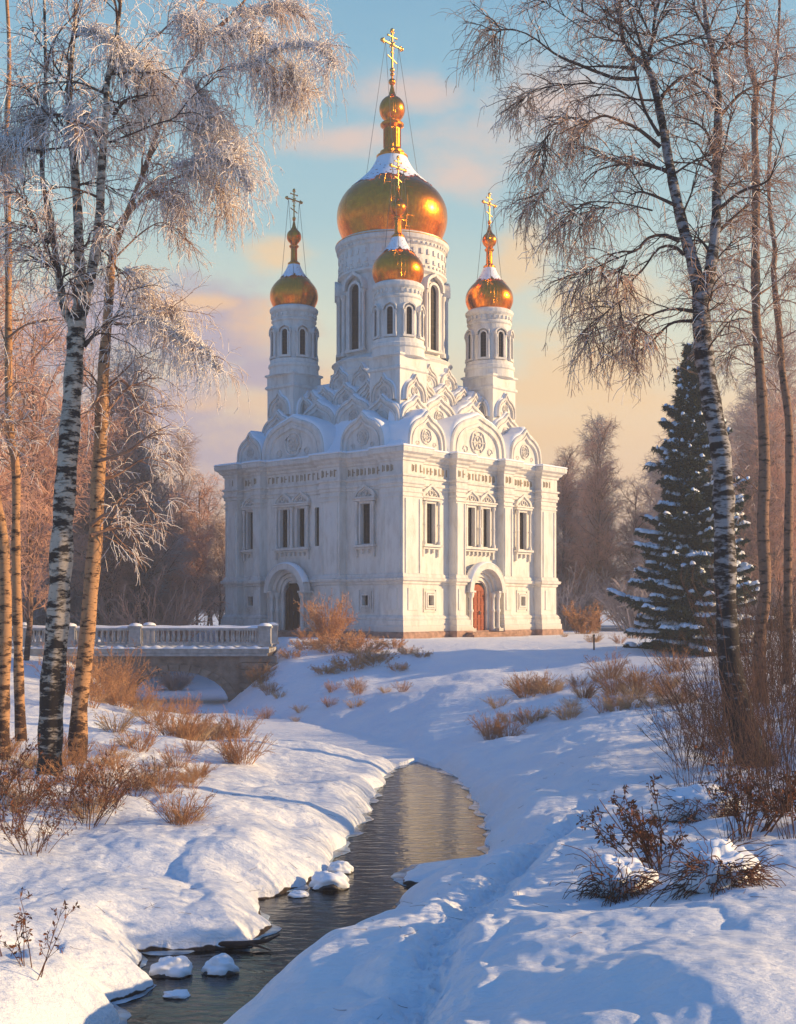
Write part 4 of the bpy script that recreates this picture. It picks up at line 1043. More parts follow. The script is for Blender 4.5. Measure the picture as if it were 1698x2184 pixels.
# --- right birch with two stems
YC = 34.0; bC = P(1600, 1620, YC)
birch('birch', bC, 'big grey-and-black birch leaning out of the right bank in front of the spruce', M['barkC'],
      [([(1612, 1640), (1590, 1570), (1572, 1498), (1557, 1415), (1549, 1289), (1545, 1122), (1539, 976), (1516, 851), (1500, 740), (1496, 668), (1495, 628)], [84, 64, 56, 50, 47, 45, 42, 40, 39, 38, 36], 0),
       ([(1497, 650), (1482, 575), (1467, 522), (1446, 438), (1429, 355), (1412, 259), (1396, 188), (1381, 146), (1337, 104), (1321, 42), (1302, -50)], [32, 28, 25, 22, 20, 17, 15, 13, 9, 8, 6], .5),
       ([(1499, 650), (1513, 584), (1525, 501), (1529, 417), (1531, 292), (1531, 188), (1519, 104), (1506, 42), (1498, -50)], [28, 26, 22, 19, 18, 14, 12, 10, 8], -.4),
       ([(1381, 150), (1385, 110), (1392, 84), (1398, 33), (1420, -40)], [9, 8, 7, 6, 5], -.3)],
      [(z7(l), d) for l, d in (
          ([(990, 750), (880, 660), (790, 620), (700, 590), (620, 620), (540, 650), (450, 700)], -1.2),
          ([(985, 690), (910, 560), (870, 400), (850, 300), (840, 250)], .8),
          ([(950, 620), (830, 490), (700, 430), (560, 430), (430, 440), (280, 500)], .9),
          ([(880, 400), (760, 400), (600, 340), (500, 300), (430, 260), (340, 190), (240, 150), (100, 155)], -1.0),
          ([(870, 350), (740, 340), (640, 340), (520, 360)], .4),
          ([(1070, 1050), (960, 1000), (880, 980), (820, 1010)], .4), ([(950, 1075), (800, 1040), (640, 1030), (570, 1060), (530, 1150)], -.8),
          ([(900, 970), (830, 860), (770, 830), (680, 800), (580, 780)], .7),
          ([(1020, 870), (900, 840), (780, 840), (650, 880), (590, 950)], .9),
          ([(1085, 1230), (1000, 1200), (920, 1220), (870, 1280), (760, 1290), (700, 1350), (690, 1450)], -.9),
          ([(1110, 1300), (1060, 1260), (980, 1270), (900, 1380), (830, 1450), (810, 1550)], .5),
          ([(870, 1280), (740, 1330), (640, 1380), (560, 1440)], .2),
          ([(1160, 1590), (1030, 1580), (890, 1640), (860, 1720)], -.4), ([(1165, 1640), (1050, 1650), (950, 1740), (900, 1790)], .5),
          ([(815, 1520), (720, 1590), (650, 1680), (590, 1800)], .3),
          ([(800, 210), (700, 200), (620, 160), (470, 60), (360, -20)], .7), ([(780, 180), (640, 90), (560, 40), (500, -30)], -.7),
          ([(920, 340), (890, 230), (840, 60), (820, -20)], .6), ([(1000, 490), (1060, 420), (1110, 380)], .4),
          ([(1290, 1180), (1400, 1080), (1480, 1030)], .5), ([(1290, 1070), (1400, 980), (1530, 930), (1570, 860), (1620, 700)], -.8),
          ([(1290, 600), (1400, 480), (1500, 430), (1700, 370)], .8), ([(1270, 550), (1200, 450), (1160, 420)], -.5),
          ([(1255, 780), (1230, 680), (1160, 620), (1090, 600)], .5), ([(1240, 1280), (1190, 1220), (1150, 1210)], .2),
          ([(1280, 280), (1340, 180), (1400, 60)], .4), ([(1240, 180), (1180, 80), (1150, -20)], .4))],
      np.random.default_rng(103), YC, frost=.15, auto=(9, 1.6, 3.0), dens=.8, casc='goldtwig',
      arch=[(z7(l), d) for l, d in (
          ([(620, 620), (540, 600), (470, 640), (400, 720), (370, 800)], -.3), ([(700, 590), (600, 640), (560, 700)], .3), ([(430, 660), (380, 760), (340, 860)], .1),
          ([(640, 1030), (570, 1060), (530, 1090), (490, 1150)], .2), ([(740, 1060), (660, 1070), (640, 1120)], -.2),
          ([(740, 1330), (640, 1380), (570, 1420), (530, 1480)], .2), ([(820, 1330), (790, 1400), (790, 1440)], -.2),
          ([(815, 1520), (720, 1590), (650, 1680), (600, 1780)], .3), ([(890, 1640), (870, 1680), (860, 1740)], -.2), ([(780, 1540), (790, 1620), (770, 1690)], .1),
          ([(420, 960), (380, 1000), (350, 1040)], .1), ([(560, 430), (430, 440), (330, 470), (290, 510)], .2), ([(240, 150), (160, 160), (130, 220)], .1))], arm_r=.06)
# --- thinner trees
def slim(base, label, bm, pts, wd, arms, seed, Y, frost, auto, group=None, dens=.8):
    birch('birch', P(*base, Y), label, M[bm], [(pts, wd, .3)], arms, np.random.default_rng(seed), Y, frost=frost, auto=auto, dens=dens, branch_m='branch2', arm_r=.05, group=group)
slim((1618, 1500), 'straight dark birch standing right behind the big grey-and-black one', 'barkD',
     [(1620, 1510), (1620, 1394), (1624, 1331), (1633, 1248), (1627, 1122), (1631, 997), (1624, 830), (1615, 710), (1611, 584), (1613, 417), (1609, 250), (1613, 188), (1592, 117), (1596, -40)],
     [34, 28, 26, 25, 25, 24, 21, 19, 18, 17, 14, 12, 9, 6],
     [(z7(l), d) for l, d in (([(1460, 1500), (1400, 1470), (1300, 1440)], .5), ([(1455, 1600), (1400, 1580), (1330, 1590), (1255, 1640)], -.5), ([(1460, 1760), (1380, 1770), (1290, 1840)], .5),
                              ([(1480, 960), (1420, 960), (1390, 900)], .5), ([(1500, 1500), (1600, 1430), (1700, 1330)], .5), ([(1470, 1380), (1390, 1330), (1290, 1330)], -.4))], 104, 46.0, .15, (30, 2.2, 4.2), dens=.9)
slim((1678, 1450), 'thin crooked birch at the right edge of the photo', 'barkD',
     [(1678, 1460), (1680, 1373), (1681, 1164), (1684, 997), (1682, 890), (1668, 788), (1663, 710), (1650, 584), (1653, 530), (1640, 420), (1646, 250), (1660, 80), (1664, -40)],
     [22, 20, 18, 17, 16, 15, 14, 12, 10, 8, 7, 6, 5], [], 105, 50.0, .15, (30, 2.2, 4.5))
slim((44, 1570), 'lean russet tree left of the thick forked birch', 'barkB',
     [(45, 1580), (41, 1478), (38, 1342), (34, 1171), (34, 1000), (20, 914), (18, 703), (18, 527), (15, 395), (13, 308), (20, 120), (12, -40)],
     [26, 22, 20, 19, 18, 18, 15, 14, 14, 12, 9, 6], [(z6(l), d) for l, d in (([(40, 1240), (110, 1200), (180, 1220), (240, 1290)], .5), ([(40, 1640), (120, 1580), (200, 1560), (290, 1540)], -.5))], 106, 40.0, .5, (20, 1.8, 3.4), dens=.7)
slim((8, 1610), 'russet trunk cut by the left edge of the photo', 'barkB',
     [(6, 1620), (7, 1478), (12, 1307), (7, 1154), (-7, 1068), (-30, 900), (-40, 600), (-30, 300), (-45, -40)], [34, 28, 26, 24, 20, 18, 14, 10, 6], [], 107, 37.0, .5, (16, 1.8, 3.4), dens=.7)

def shrub(name, n, H, spread, seed, mkey, droop=.08, sub=5, r0=.012, leafy=0, snow=0, lean=(0, 0)):
    rg = np.random.default_rng(seed); root = empty(name)
    a = rg.uniform(0, 6.28, n); rr = spread*.25*np.sqrt(rg.random(n))
    P0 = np.stack([rr*np.cos(a), rr*np.sin(a), np.full(n, -.08)], 1)
    D0 = np.stack([np.cos(a)*spread/H*.6+rg.normal(0, .15, n)+lean[0], np.sin(a)*spread/H*.6+rg.normal(0, .15, n)+lean[1], np.ones(n)], 1)
    B0 = grow(P0, D0, H*rg.uniform(.55, 1.1, n), 8, droop, .07, rg)
    B1 = shoots(B0, sub, .2, 1, .5, H*.18, H*.42, 5, droop, .12, rg, .03, 1, .5)
    B2 = shoots(B1, 3, .2, 1, .6, H*.06, H*.18, 4, droop, .14, rg, .02, 1, .4)
    V, F_ = merge([tubes(B0, taper_r(B0, r0, r0*.5), 4), tubes(B1, taper_r(B1, r0*.6, r0*.35), 3), tubes(B2, taper_r(B2, r0*.4, r0*.3), 3)])
    from_arrays('stems', V, F_, M[mkey], root)
    if leafy:
        t = rg.uniform(.3, 1, (len(B2), leafy)); p, T = resample(B2, t); p = p.reshape(-1, 3); q = unit(rg.normal(0, 1, p.shape)); s_ = unit(np.cross(q, rg.normal(0, 1, p.shape)))
        l = rg.uniform(.02, .06, len(p))[:, None]; V = np.stack([p, p+q*l+s_*l*.4, p+q*l*2, p+q*l-s_*l*.4], 1).reshape(-1, 3)
        from_arrays('leaves', V, np.arange(len(V)).reshape(-1, 4), M['leaf' if mkey == 'brown' else 'orange'], root)
    return root
def put(o, x, y, s=1, rz=0, label='', cat='bush', group=None, dz=0):
    o.location = (x, y, gz(x, y)+dz); o.scale = (s, s, s); o.rotation_euler = (0, 0, rz); tag(o, label, cat, group); return o
# --- woods behind: a few kinds, copied
def wood_tree(seed, H, trunk_r, label, frosty, spread=1.0, upright=.5, twr=.016):
    rg = np.random.default_rng(seed); root = empty('bare_tree'); tag(root, label, 'tree')
    K = 16; z = np.linspace(-.3, H, K); tr = np.stack([np.cumsum(rg.normal(0, .06, K)), np.cumsum(rg.normal(0, .06, K)), z], 1)[None]
    V, F_ = tubes(tr, taper_r(tr, trunk_r, .03), 7); from_arrays('trunk', V, F_, M['barkD'], root, smooth=True)
    B0 = shoots(tr, 40, .10, .98, upright, H*.20*spread, H*.36*spread, 9, .05, .10, rg, .05, .5, .55)
    B1 = shoots(B0, 8, .15, 1, .6, H*.07, H*.15, 6, .08, .14, rg, .02, 1, .4)
    V, F_ = merge([tubes(B0, taper_r(B0, .07, .02), 4), tubes(B1, taper_r(B1, .028, .012), 3)]); from_arrays('branches', V, F_, M['branch2'], root)
    B2 = shoots(B1, 6, .1, 1, .7, .7, 1.7, 5, .16, .16, rg, 0, 1, .3); B3 = shoots(B2, 3, .1, 1, .7, .4, 1.0, 4, .2, .18, rg, 0, 1, .3)
    V, F_ = merge([tubes(B2, taper_r(B2, twr, twr*.6), 3), tubes(B3, taper_r(B3, twr*.8, twr*.5), 3)]); from_arrays('twigs', V, F_, M['woodfrost' if frosty else 'woodtwig'], root)
    return root
kinds = [wood_tree(201, 17, .17, '', False, 1.2, .55), wood_tree(202, 20, .2, '', False, .9, .4), wood_tree(203, 14, .14, '', True, 1.15, .6), wood_tree(204, 22, .2, '', True, .8, .35)]
used = [False]*4; wr = random.Random(5)
def place_wood(kind, x, y, s, label, group):
    if used[kind]: o = copy_tree(kinds[kind])
    else: o = kinds[kind]; used[kind] = True
    o.location = (x, y, gz(x, y)-.15); o.scale = (s, s, s*wr.uniform(.92, 1.08)); o.rotation_euler = (0, 0, wr.uniform(0, 6.28)); o['label'] = label; o['group'] = group
    return o
def ux(u, Y): return (u-U0)/FPX*Y
for i in range(46):                                     # left wood beyond the bridge
    Y = 98+62*(i/46)**1.1+wr.uniform(-3, 3); umax = 478 if Y > 112 else 330; u = wr.uniform(-150, umax)
    s = wr.uniform(.72, .95) if u > 330 else wr.uniform(.85, 1.2)
    place_wood(wr.choice((0, 2, 2, 3)), ux(u, Y), Y, s*(.82 if u > 380 else 1), 'bare reddish tree in the wood beyond the bridge, left of the church', 'trees of the wood left of the church')
for i in range(46):                                     # right wood behind the spruce
    Y = 122+45*(i/46)+wr.uniform(-3, 3); u = wr.uniform(1165, 1850)
    s = wr.uniform(.7, .9) if u < 1400 else wr.uniform(.95, 1.35)
    place_wood(wr.choice((0, 1, 2, 3)), ux(u, Y), Y, s, 'bare reddish tree in the wood right of the church', 'trees of the wood right of the church')
place_wood(1, ux(1272, 126), 126, .95, 'tall round-crowned bare tree standing out just right of the church', 'round-crowned tree')
for u, Y, s in ((300, 104, .98), (235, 100, 1.05), (340, 110, .85), (445, 128, .78), (420, 124, .85)):
    place_wood(wr.choice((0, 1)), ux(u, Y), Y, s, 'bare reddish tree in the wood beyond the bridge, left of the church', 'trees of the wood left of the church')
for u, Y, s in ((-90, 60, 1.1), (60, 76, 1.15), (-20, 84, 1.25)):
    place_wood(wr.choice((0, 1, 3)), ux(u, Y), Y, s, 'tall bare tree close behind the birches on the left bank', 'trees behind the left birches')

us = shrub('bush', 60, 6.0, 5.0, 415, 'woodtwig', .04, 8, .045, 0); us2 = shrub('bush', 60, 4.6, 5.0, 416, 'woodfrost', .05, 8, .04, 0)
fu = [True, True]
for i in range(48):
    left = i < 24; Y = wr.uniform(98, 128) if left else wr.uniform(118, 140)
    u = wr.uniform(-120, 475) if left else wr.uniform(1175, 1800)
    if left and Y < 112: u = wr.uniform(-120, 380)
    q = i % 2; o = (us, us2)[q] if fu[q] else copy_tree((us, us2)[q]); fu[q] = False
    put(o, ux(u, Y), Y, wr.uniform(.8, 1.4), wr.uniform(0, 6), 'bare undergrowth bush at the foot of the '+('left' if left else 'right')+' wood', 'bush', 'undergrowth of the '+('left' if left else 'right')+' wood')
# --- spruce
def spruce(base, H, RB, seed, label, lean=0):
    rg = np.random.default_rng(seed); root = empty('spruce', tuple(base)); tag(root, label, 'tree')
    m_ = MB(); m_.lathe([(.32, -.4), (.27, 1), (.2, H*.4), (.1, H*.8), (.02, H)], 9); m_.build('trunk', M['sprucebark'], root)
    tri_v = []; snow_v = []; limbs = []
    z = .8; wh = 0
    while z < H-.25:
        f = (H-z)/H; r_ = RB*.97*(f**.82)*(1.0+.14*math.sin(wh*2.4)); nb = int(8+7*f)
        for j in range(nb):
            a = 2*PI*(j+.5*(wh % 2))/nb+rg.normal(0, .18); L = r_*(rg.uniform(.62, 1.05) if rg.random() < .75 else rg.uniform(1.05, 1.28))+.12; K = 7
            t = np.linspace(0, 1, K); rise = .10-.42*f
            px = L*t; pz = z+L*((rise+rg.normal(0, .11))*t+.22*t*t)+rg.normal(0, .16)
            limbs.append(np.stack([px*math.cos(a), px*math.sin(a), pz], 1))
        z += .30+.35*f; wh += 1
    LM = np.stack(limbs); V, F_ = tubes(LM, taper_r(LM, .04, .012), 4); from_arrays('branches', V, F_, M['sprucebark'], root)
    # side sprays then needles as small pointed blades
    Ls = np.linalg.norm(LM[:, -1]-LM[:, 0], axis=1)
    sp = []
    for i, l in enumerate(Ls):
        n = int(14+18*l); t = rg.uniform(.12, 1, (1, n)); p, T = resample(LM[i:i+1], t); p = p[0]; T = T[0]; t = t[0]
        sd = np.stack([-T[:, 1], T[:, 0], np.zeros(n)], 1)*rg.choice((-1, 1), n)[:, None]
        D = unit(T*.75+sd*.8+rg.normal(0, .15, (n, 3))+np.array([0, 0, -.22]))
        sp.append(grow(p, D, (.20+.34*l*(1-t))*rg.uniform(.5, 1.1, n)+.14, 4, .25, .08, rg))
    SP = np.concatenate(sp)
    n = len(SP); k = 19; t = rg.uniform(0, 1, (n, k)); p, T = resample(SP, t); p = p.reshape(-1, 3); T = T.reshape(-1, 3)
    q = unit(T*.8+rg.normal(0, .55, p.shape)+np.array([0, 0, -.15])); ln = rg.uniform(.12, .27, len(p))[:, None]
    sd = unit(np.cross(q, rg.normal(0, 1, p.shape)))*.036
    V = np.stack([p-sd, p+sd, p+q*ln], 1).reshape(-1, 3); from_arrays('needles', V, np.arange(len(V)).reshape(-1, 3), M['needle'], root)
    # snow lying along the upper side of outer limbs
    pad = []
    sel = rg.random(len(LM)) < .95
    for i in np.nonzero(sel)[0]:
        l = Ls[i]
        for _ in range(int(2+4.5*l)):
            t = rg.uniform(.35, 1.0); p, T = resample(LM[i:i+1], np.array([[t]])); p = p[0, 0]; T = T[0, 0]
            w_ = rg.uniform(.07, .20)*(.5+.22*l); ll = rg.uniform(.10, .34)*(.4+.25*l); sd = np.array([-T[1], T[0], 0]); o = sd*rg.normal(0, .16*(1-t)*l+.03)
            ring_ = []
            nn = 8
            for hh, s_ in ((-.07, 1.0), (.08, .85), (.15, .4)):
                for j in range(nn):
                    a = 2*PI*j/nn; jj = rg.uniform(.55, 1.3)
                    ring_.append(p+o+T*math.cos(a)*ll*s_*jj+sd*math.sin(a)*w_*s_*jj+np.array([0, 0, hh*rg.uniform(.6, 1.3)+.03]))
            pad.append(np.array(ring_))
    PV = np.concatenate(pad); nb = len(pad); base_f = []
    for r_ in range(2):
        for j in range(8): base_f.append((r_*8+j, r_*8+(j+1) % 8, (r_+1)*8+(j+1) % 8, (r_+1)*8+j))
    base_f += [(16, 17, 18, 19), (16, 19, 20, 23), (20, 21, 22, 23)]
    bf = np.array(base_f); FF = (bf[None]+24*np.arange(nb)[:, None, None]).reshape(-1, 4)
    from_arrays('snow', PV, FF, M['snow'], root, smooth=True)
    return root
sx, sy = ux(1478, 74), 74
spruce((sx, sy, gz(sx, sy)), 18.0, 4.0, 301, 'tall dark spruce laden with snow right of the church')

# ------------------------------------------------------------------ bushes, dry grass, stones
# the big orange bush before the church and its neighbours
put(shrub('bush', 70, 3.0, 2.0, 401, 'tan', .03, 7, .020, 2), ux(700, 83), 83, 1, 0, 'tallest orange leafless bush in front of the shaded church wall')
pb = shrub('bush', 46, 1.4, 2.6, 402, 'tan', .05, 6, .016, 2)
spots = [(735, 80), (775, 78), (800, 74.5), (745, 74), (705, 79), (840, 80), (655, 80), (870, 77), (620, 78), (690, 74), (850, 72.5), (900, 76)]
for i, (u, Y) in enumerate(spots):
    o = pb if i == 0 else copy_tree(pb)
    put(o, ux(u, Y), Y, (1.2, 1.0, .9, .8, .9, .6, .7, .5, .55, .5, .45, .4)[i], i*1.3, 'low orange bush on the sunlit slope below the church', 'bush', 'low orange bushes below the church')
tg = shrub('dry_grass_tuft', 60, .75, .9, 403, 'straw', .10, 2, .008)
tb = shrub('dry_grass_tuft', 46, 1.0, 1.0, 404, 'orange', .06, 4, .009)
wr = random.Random(9)
first = [True, True]
def tuft(u, Y, s, kind, label, group):
    src = (tg, tb)[kind]
    o = src if first[kind] else copy_tree(src); first[kind] = False
    return put(o, ux(u, Y), Y, s, wr.uniform(0, 6), label, 'dry grass', group)
for i in range(26): tuft(wr.uniform(560, 900), wr.uniform(66, 86), wr.uniform(.5, 1.0), i % 2, 'tuft of dry grass on the bright slope before the church', 'grass tufts before the church')
for i in range(44):
    u = wr.uniform(1040, 1480); tuft(u, wr.uniform(50, 62), wr.uniform(.7, 1.5), i % 2, 'tuft of dry grass in the shaded snow between creek and spruce', 'grass tufts below the spruce')
for i in range(26):
    u = wr.uniform(180, 560); Y = wr.uniform(44, 72)
    if u > 400: Y = wr.uniform(40, 52)
    tuft(u, Y, wr.uniform(.7, 1.5), 1 if wr.random() < .45 else 0, 'tuft of russet grass on the left bank below the bridge', 'grass tufts below the bridge')
for i in range(46):
    u = wr.uniform(-10, 430); Y = wr.uniform(29, 42); tuft(u, Y, wr.uniform(.5, 1.0), 1 if wr.random() < .4 else 0, 'tuft of dry grass in the snow near the left birches', 'grass tufts by the left birches')
for i in range(14): tuft(wr.uniform(1200, 1560), wr.uniform(80, 118), wr.uniform(.6, 1.2), i % 2, 'tuft of dry grass at the wood edge right of the church', 'grass tufts at the wood edge')
# russet thickets by the bridge
bb = shrub('bush', 40, 2.6, 2.0, 405, 'orange', .05, 6, .014, 1)
for i, (u, Y, s) in enumerate(((225, 66, 1.0), (300, 58, .62), (250, 70, 1.15), (400, 60, .45), (548, 76.3, .6), (190, 56, .8), (150, 62, 1.0))):
    o = bb if i == 0 else copy_tree(bb); put(o, ux(u, Y), Y, s, i*.9, 'russet leafless bush growing in front of the bridge', 'bush', 'russet bushes before the bridge')
fb = shrub('bush', 60, 1.7, 1.6, 406, 'orange', .03, 8, .02, 2)
put(fb, ux(1245, 108), 108, 1.5, 0, 'pale orange bush at the wood edge right of the church')
hb = shrub('bush', 90, 2.0, 2.2, 407, 'woodfrost', .03, 9, .03, 0)
put(hb, ux(300, 92), 92, 1.5, 0, 'frosted round bush just behind the balustrade')
put(copy_tree(hb), ux(375, 92), 92, .8, 2, 'smaller frosted bush behind the balustrade near the church')
# left foreground bushes
lb = shrub('bush', 20, 1.5, 1.3, 408, 'brown', .06, 5, .009, 1)
for i, (u, Y, s) in enumerate(((20, 27.5, 1.1), (70, 26.0, .9), (185, 29, 1.15), (230, 30.5, .8), (130, 30, .8), (-10, 30, 1.3), (290, 32, .6))):
    o = lb if i == 0 else copy_tree(lb); put(o, ux(u, Y), Y, s, i*1.1, 'brown twiggy bush in the snow at the foot of the thick forked birch', 'bush', 'brown bushes under the left birches')
dp = shrub('dry_plant', 7, 1.25, .7, 409, 'brown', .02, 3, .010, 3)
put(dp, ux(65, 17.6), 17.6, .85, .4, 'stiff dry weed stalks in the bottom left corner', 'plant')
put(copy_tree(dp), ux(10, 18.4), 18.4, .7, 2, 'shorter dry weed cut by the left edge', 'plant')
# right thicket
tk = [shrub('thicket', 18, 3.2, 1.5, 410, 'dim', .02, 4, .011, 0), shrub('thicket', 15, 2.2, 1.7, 411, 'dim', .05, 5, .010, 0)]
fs_ = [True, True]
for i in range(15):
    u = wr.uniform(1430, 1760); Y = wr.uniform(22, 46)
    if u < 1500: Y = wr.uniform(28, 44)
    k = i % 2; o = tk[k] if fs_[k] else copy_tree(tk[k]); fs_[k] = False
    put(o, ux(u, Y), Y, wr.uniform(.6, 1.15), wr.uniform(0, 6), 'bare brown thicket stems on the right bank', 'bush', 'thicket stems on the right bank')
for i in range(10):
    u = wr.uniform(1560, 1760); Y = wr.uniform(46, 66); o = copy_tree(tk[0])
    put(o, ux(u, Y), Y, wr.uniform(1.1, 1.7), wr.uniform(0, 6), 'tall bare stems beside the spruce at the right edge', 'bush', 'tall stems beside the spruce')
rd = shrub('reeds', 24, 3.4, 1.5, 420, 'dim', .015, 1, .008, 0)
for i, (u, Y, s) in enumerate(((1660, 24, .9), (1590, 27, .95), (1690, 29, 1.1), (1540, 31, .8), (1640, 34, 1.1), (1700, 21, .8), (1610, 30, 1.2), (1680, 35, 1.3), (1530, 40, 1.0), (1470, 31, .7), (1650, 26, 1.1), (1560, 34, 1.0), (1690, 44, 1.4), (1600, 44, 1.2), (1500, 36, .8), (1570, 22, .6), (1670, 40, 1.2))):
    o = rd if i == 0 else copy_tree(rd); put(o, ux(u, Y), Y, s, i*1.7, 'tall thin straight stalks standing in the snow at the right edge', 'reeds', 'tall stalks at the right edge')
# snow capped tussocks and stones
def lump(mb, c, rx, ry, rz_, seed, lo=-.2, n=18, m=9, mi=0, rough=.12):
    rs = np.random.default_rng(seed); ph = rs.uniform(0, 6.28, 6)
    loops = []
    for k in range(m+1):
        f = k/m; el_ = lo*PI/2+(PI/2-lo*PI/2)*f; loops.append([])
        for i in range(n):
            a = 2*PI*i/n; j = 1+rough*(math.sin(2*a+ph[0])+.6*math.sin(3*a+ph[1]+el_*2)+.4*math.sin(5*a+ph[2]-el_*3))
            r_ = max(math.cos(el_), .02)
            loops[-1].append((c[0]+rx*r_*math.cos(a)*j, c[1]+ry*r_*math.sin(a)*j, c[2]+rz_*math.sin(el_)*(1+.08*math.sin(a*2+ph[3]))))
    mb.loft(loops, True, mi, True)
def nlump(rx, ry, rz_, seed, e0=-.25, nl=22, nk=34, amp=.22):
    el_ = np.linspace(e0, PI/2, nl)[:, None]; a = np.linspace(0, 2*PI, nk, endpoint=False)[None]
    x = np.cos(el_)*np.cos(a); y = np.cos(el_)*np.sin(a); z = np.sin(el_)+0*a
    d = 1+amp*1.5*noise(x*1.3+seed*1.7, y*1.3+z, seed)+amp*.8*noise(x*3+seed, y*3+z*2, seed+1)+amp*.25*noise(x*9, y*9+z*4, seed+2)
    V = np.stack([x*rx*d, y*ry*d, z*rz_*d], -1).reshape(-1, 3); ii = np.arange(nl*nk).reshape(nl, nk); jj = np.roll(ii, -1, 1)
    return V, np.stack([ii[:-1], jj[:-1], jj[1:], ii[1:]], -1).reshape(-1, 4)
def stone(u, v, wpx, label, seed, Hh=.28, flat=.6, dz=0):
    Y = (EYE-.0)*FPX/(v-VH); x = ux(u, Y); r_ = wpx*Y/FPX/2
    root = empty('stone', (x, Y, 0)); tag(root, label, 'stone')
    V, F_ = nlump(r_*1.0, r_*.82, Hh*.7, seed, -.6); from_arrays('rock', V-np.array([0, 0, .06]), F_, M['rock'], root, smooth=True)
    V, F_ = nlump(r_*1.0, r_*.84, Hh*.80, seed, -.10, amp=.24); from_arrays('snow_cap', V+np.array([.01, .02, Hh*.16]), F_, M['snow'], root, smooth=True)
stone(365, 2078, 84, 'snow-capped stone in dark water, left one of the two under the overhanging bank', 1, .30)
stone(470, 2074, 74, 'snow-capped stone in dark water, right one of the two under the overhanging bank', 5, .28)
stone(702, 1893, 86, 'largest round snow-covered stone at the left edge of the creek', 9, .36)
stone(722, 1862, 52, 'small snowy stone behind the largest one at the left creek edge', 13, .28)
stone(636, 1912, 44, 'flat sliver of snowy stone beside the left bank lobe', 17, .12)
stone(375, 2125, 60, 'thin snowy stone barely above the water in front of the pair', 21, .08)
def tussock(u, Y, r_, h_, label, seed):
    x = ux(u, Y); root = empty('tussock', (x, Y, gz(x, Y))); tag(root, label, 'tussock')
    rg = np.random.default_rng(seed); n = 420; a = rg.uniform(0, 6.28, n); rr = r_*rg.uniform(.1, .8, n)
    P0 = np.stack([rr*np.cos(a), rr*np.sin(a)*.8-.12*r_, h_*rg.uniform(-.1, .55, n)], 1)
    D0 = np.stack([np.cos(a)*.9+rg.normal(0, .3, n), np.sin(a)*.8-.25+rg.normal(0, .3, n), rg.uniform(-.4, .9, n)], 1)
    B0 = grow(P0, D0, h_*rg.uniform(.3, .8, n)*np.where(rg.random(n) < .25, 2.2, 1), 7, .32, .24, rg)
    V, F_ = tubes(B0, taper_r(B0, .010, .005), 3); from_arrays('stems', V, F_, M['brown'], root)
    nl = 26; nk = 40; el_ = np.linspace(-.25, PI/2, nl)[:, None]; az_l = np.linspace(0, 2*PI, nk, endpoint=False)[None]
    ux_ = np.cos(el_)*np.cos(az_l); uy_ = np.cos(el_)*np.sin(az_l); uz_ = np.sin(el_)+0*az_l
    dd = 1+.34*noise(ux_*1.6+seed, uy_*1.6+uz_, seed)+.20*noise(ux_*4+seed, uy_*4+uz_*2, seed+1)+.08*noise(ux_*10, uy_*10+uz_*4, seed+2)
    VX = np.stack([ux_*r_*1.0*dd, uy_*r_*.95*dd+.42*r_, h_*.16+uz_*h_*.72*dd-.28*h_*np.clip(uy_, 0, 1)*np.cos(el_)], -1).reshape(-1, 3)
    ii = np.arange(nl*nk).reshape(nl, nk); jj = np.roll(ii, -1, 1)
    from_arrays('snow_cap', VX, np.stack([ii[:-1], jj[:-1], jj[1:], ii[1:]], -1).reshape(-1, 4), M['snow'], root, smooth=True)
    return root
tussock(1325, 19.6, .55, .55, 'snow-capped clump of brown stalks nearest the trodden trail', 501)
tussock(1530, 18.2, .62, .70, 'snow-capped clump of drooping stalks low in the right corner', 502)
tussock(1500, 25.5, .85, .7, 'snow-capped bush mound further back on the right bank', 503)
bl = shrub('bush', 16, 1.5, 1.1, 412, 'brown', .05, 5, .014, 5, lean=(-.3, 0))
put(bl, ux(1400, 21.5), 21.5, 1, 0, 'leafy brown bush leaning left between trail and thicket')
put(copy_tree(bl), ux(1600, 22.5), 22.5, 1.1, 2, 'dense dark brown bush low on the right bank')
# driftwood on the left shore
m_ = MB(); 
o = None
x, y = ux(520, 22.4), 22.4
m_.tube([(-.7, .1, .04), (-.4, 0, .08), (0, -.05, .09), (.4, .06, .12), (.62, .18, .2)], [.03, .05, .06, .035, .015], 8); m_.tube([(.1, -.05, .09), (.3, -.16, .08), (.5, -.24, .03)], [.03, .02, .01], 6)
o = m_.build('driftwood', M['branch'], None, (x, y, 0)); tag(o, 'dark forked driftwood lying along the left water edge', 'driftwood')
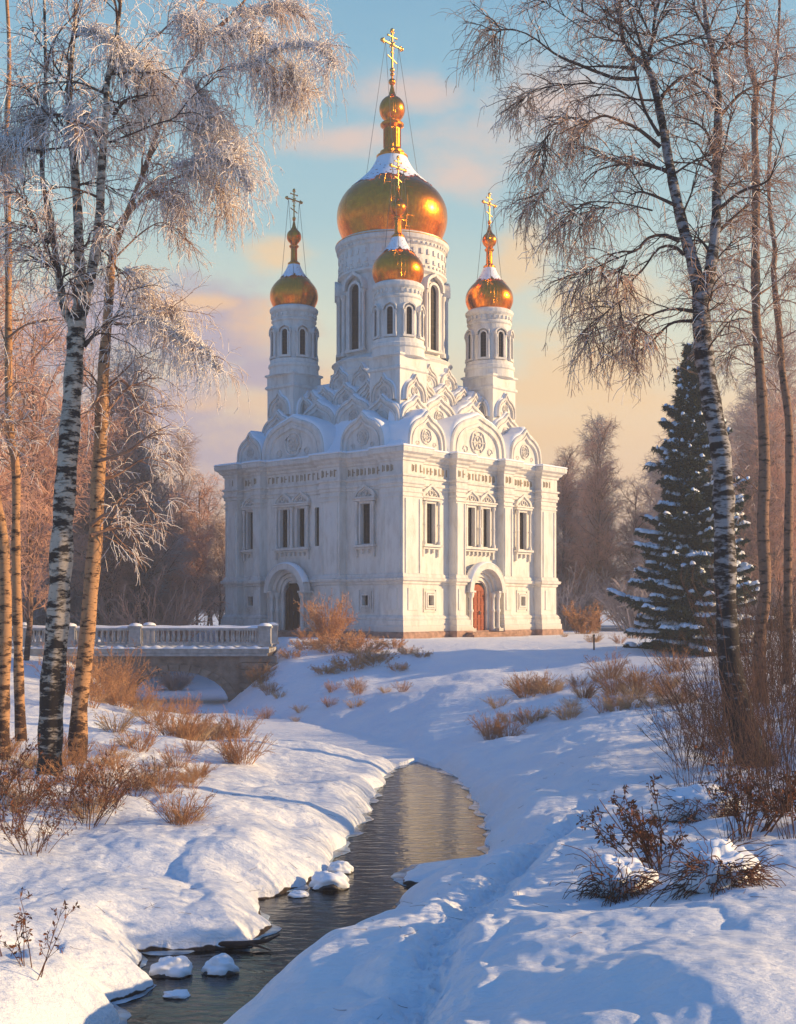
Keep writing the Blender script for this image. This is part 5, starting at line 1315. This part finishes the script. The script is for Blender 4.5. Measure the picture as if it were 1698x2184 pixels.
# fallen twigs and seed litter on the near snow
lg = np.random.default_rng(77); n = 420
lx = lg.uniform(-9, 9, n); ly = lg.uniform(15, 40, n); lz = ground(lx, ly); kp = (lz > .25)&(np.abs(lx) < .36*ly); lx, ly, lz = lx[kp], ly[kp], lz[kp]; n = len(lx)
a = lg.uniform(0, 6.28, n); LT = grow(np.stack([lx, ly, lz+.012], 1), np.stack([np.cos(a), np.sin(a), 0*a], 1), lg.uniform(.03, .28, n)**1.0, 4, 0, .16, lg); LT[..., 2] = np.maximum(LT[..., 2], ground(LT[..., 0], LT[..., 1])+.006)
V, F_ = tubes(LT, taper_r(LT, .004, .002), 3); tag(from_arrays('fallen_twigs', V, F_, M['brown']), 'fine fallen twigs scattered over the near snow', 'litter', kind='stuff')
def shore_ice(E, sgn):
    pts = dense([(x, y) for y, x in E], .15); pts = pts[(pts[:, 1] > 15)&(pts[:, 1] < 49)]
    T = np.gradient(pts, axis=0); T /= np.linalg.norm(T, axis=1, keepdims=True)+1e-9; Nn = np.stack([T[:, 1], -T[:, 0]], 1)*sgn
    wd = np.clip(.10+.55*noise(pts[:, 1]*.9+3*sgn, pts[:, 0]*.9, 91)+.12*noise(pts[:, 1]*5, pts[:, 0]*5, 92), 0.0, .6)
    rows = [np.c_[pts-Nn*.35, np.full(len(pts), .02)], np.c_[pts+Nn*wd[:, None]*.6, np.full(len(pts), .022)], np.c_[pts+Nn*wd[:, None], np.full(len(pts), .006)]]
    V = np.concatenate(rows); m = len(pts); q = np.arange(m-1); F_ = np.concatenate([np.stack([k*m+q, k*m+q+1, (k+1)*m+q+1, (k+1)*m+q], 1) for k in (0, 1)])
    tag(from_arrays('shore_ice', V, F_, M['ice'], smooth=True), kind='structure')
M['ice'] = mat('thin_shore_ice', (.42, .52, .60), .25, noise_scale=2.5, second=(.14, .17, .19), bump=.01, bscale=8, spec=.5)
shore_ice(LP, 1); shore_ice(RP, -1)
# small marker post
m_ = MB(); x, y = ux(1267, 76), 76; m_.tube([(0, 0, -.3), (0, 0, .85)], [.05, .045], 8); m_.lathe([(.06, .83), (.07, .88), (.03, .95)], 8)
tag(m_.build('post', M['branch'], None, (x, y, gz(x, y))), 'thin dark post in the snow beside the path right of the church steps', 'post')
hz = MB(); hz.box((0, 735, 27), (1800, 1530, 62)); ho = hz.build('haze', [])
hm = bpy.data.materials.new('winter_haze'); hm.use_nodes = True; nt = hm.node_tree; nt.nodes.clear()
pv = N(nt, 'ShaderNodeVolumePrincipled'); pv.inputs['Density'].default_value = .0012; pv.inputs['Color'].default_value = (.80, .86, 1, 1); pv.inputs['Anisotropy'].default_value = .1
mo = N(nt, 'ShaderNodeOutputMaterial'); nt.links.new(pv.outputs[0], mo.inputs['Volume']); ho.data.materials.append(hm)
tag(ho, 'thin cold winter haze between the trees', 'haze', kind='stuff')
print('objects', len(bpy.data.objects), 'verts', sum(len(m.vertices) for m in bpy.data.meshes))
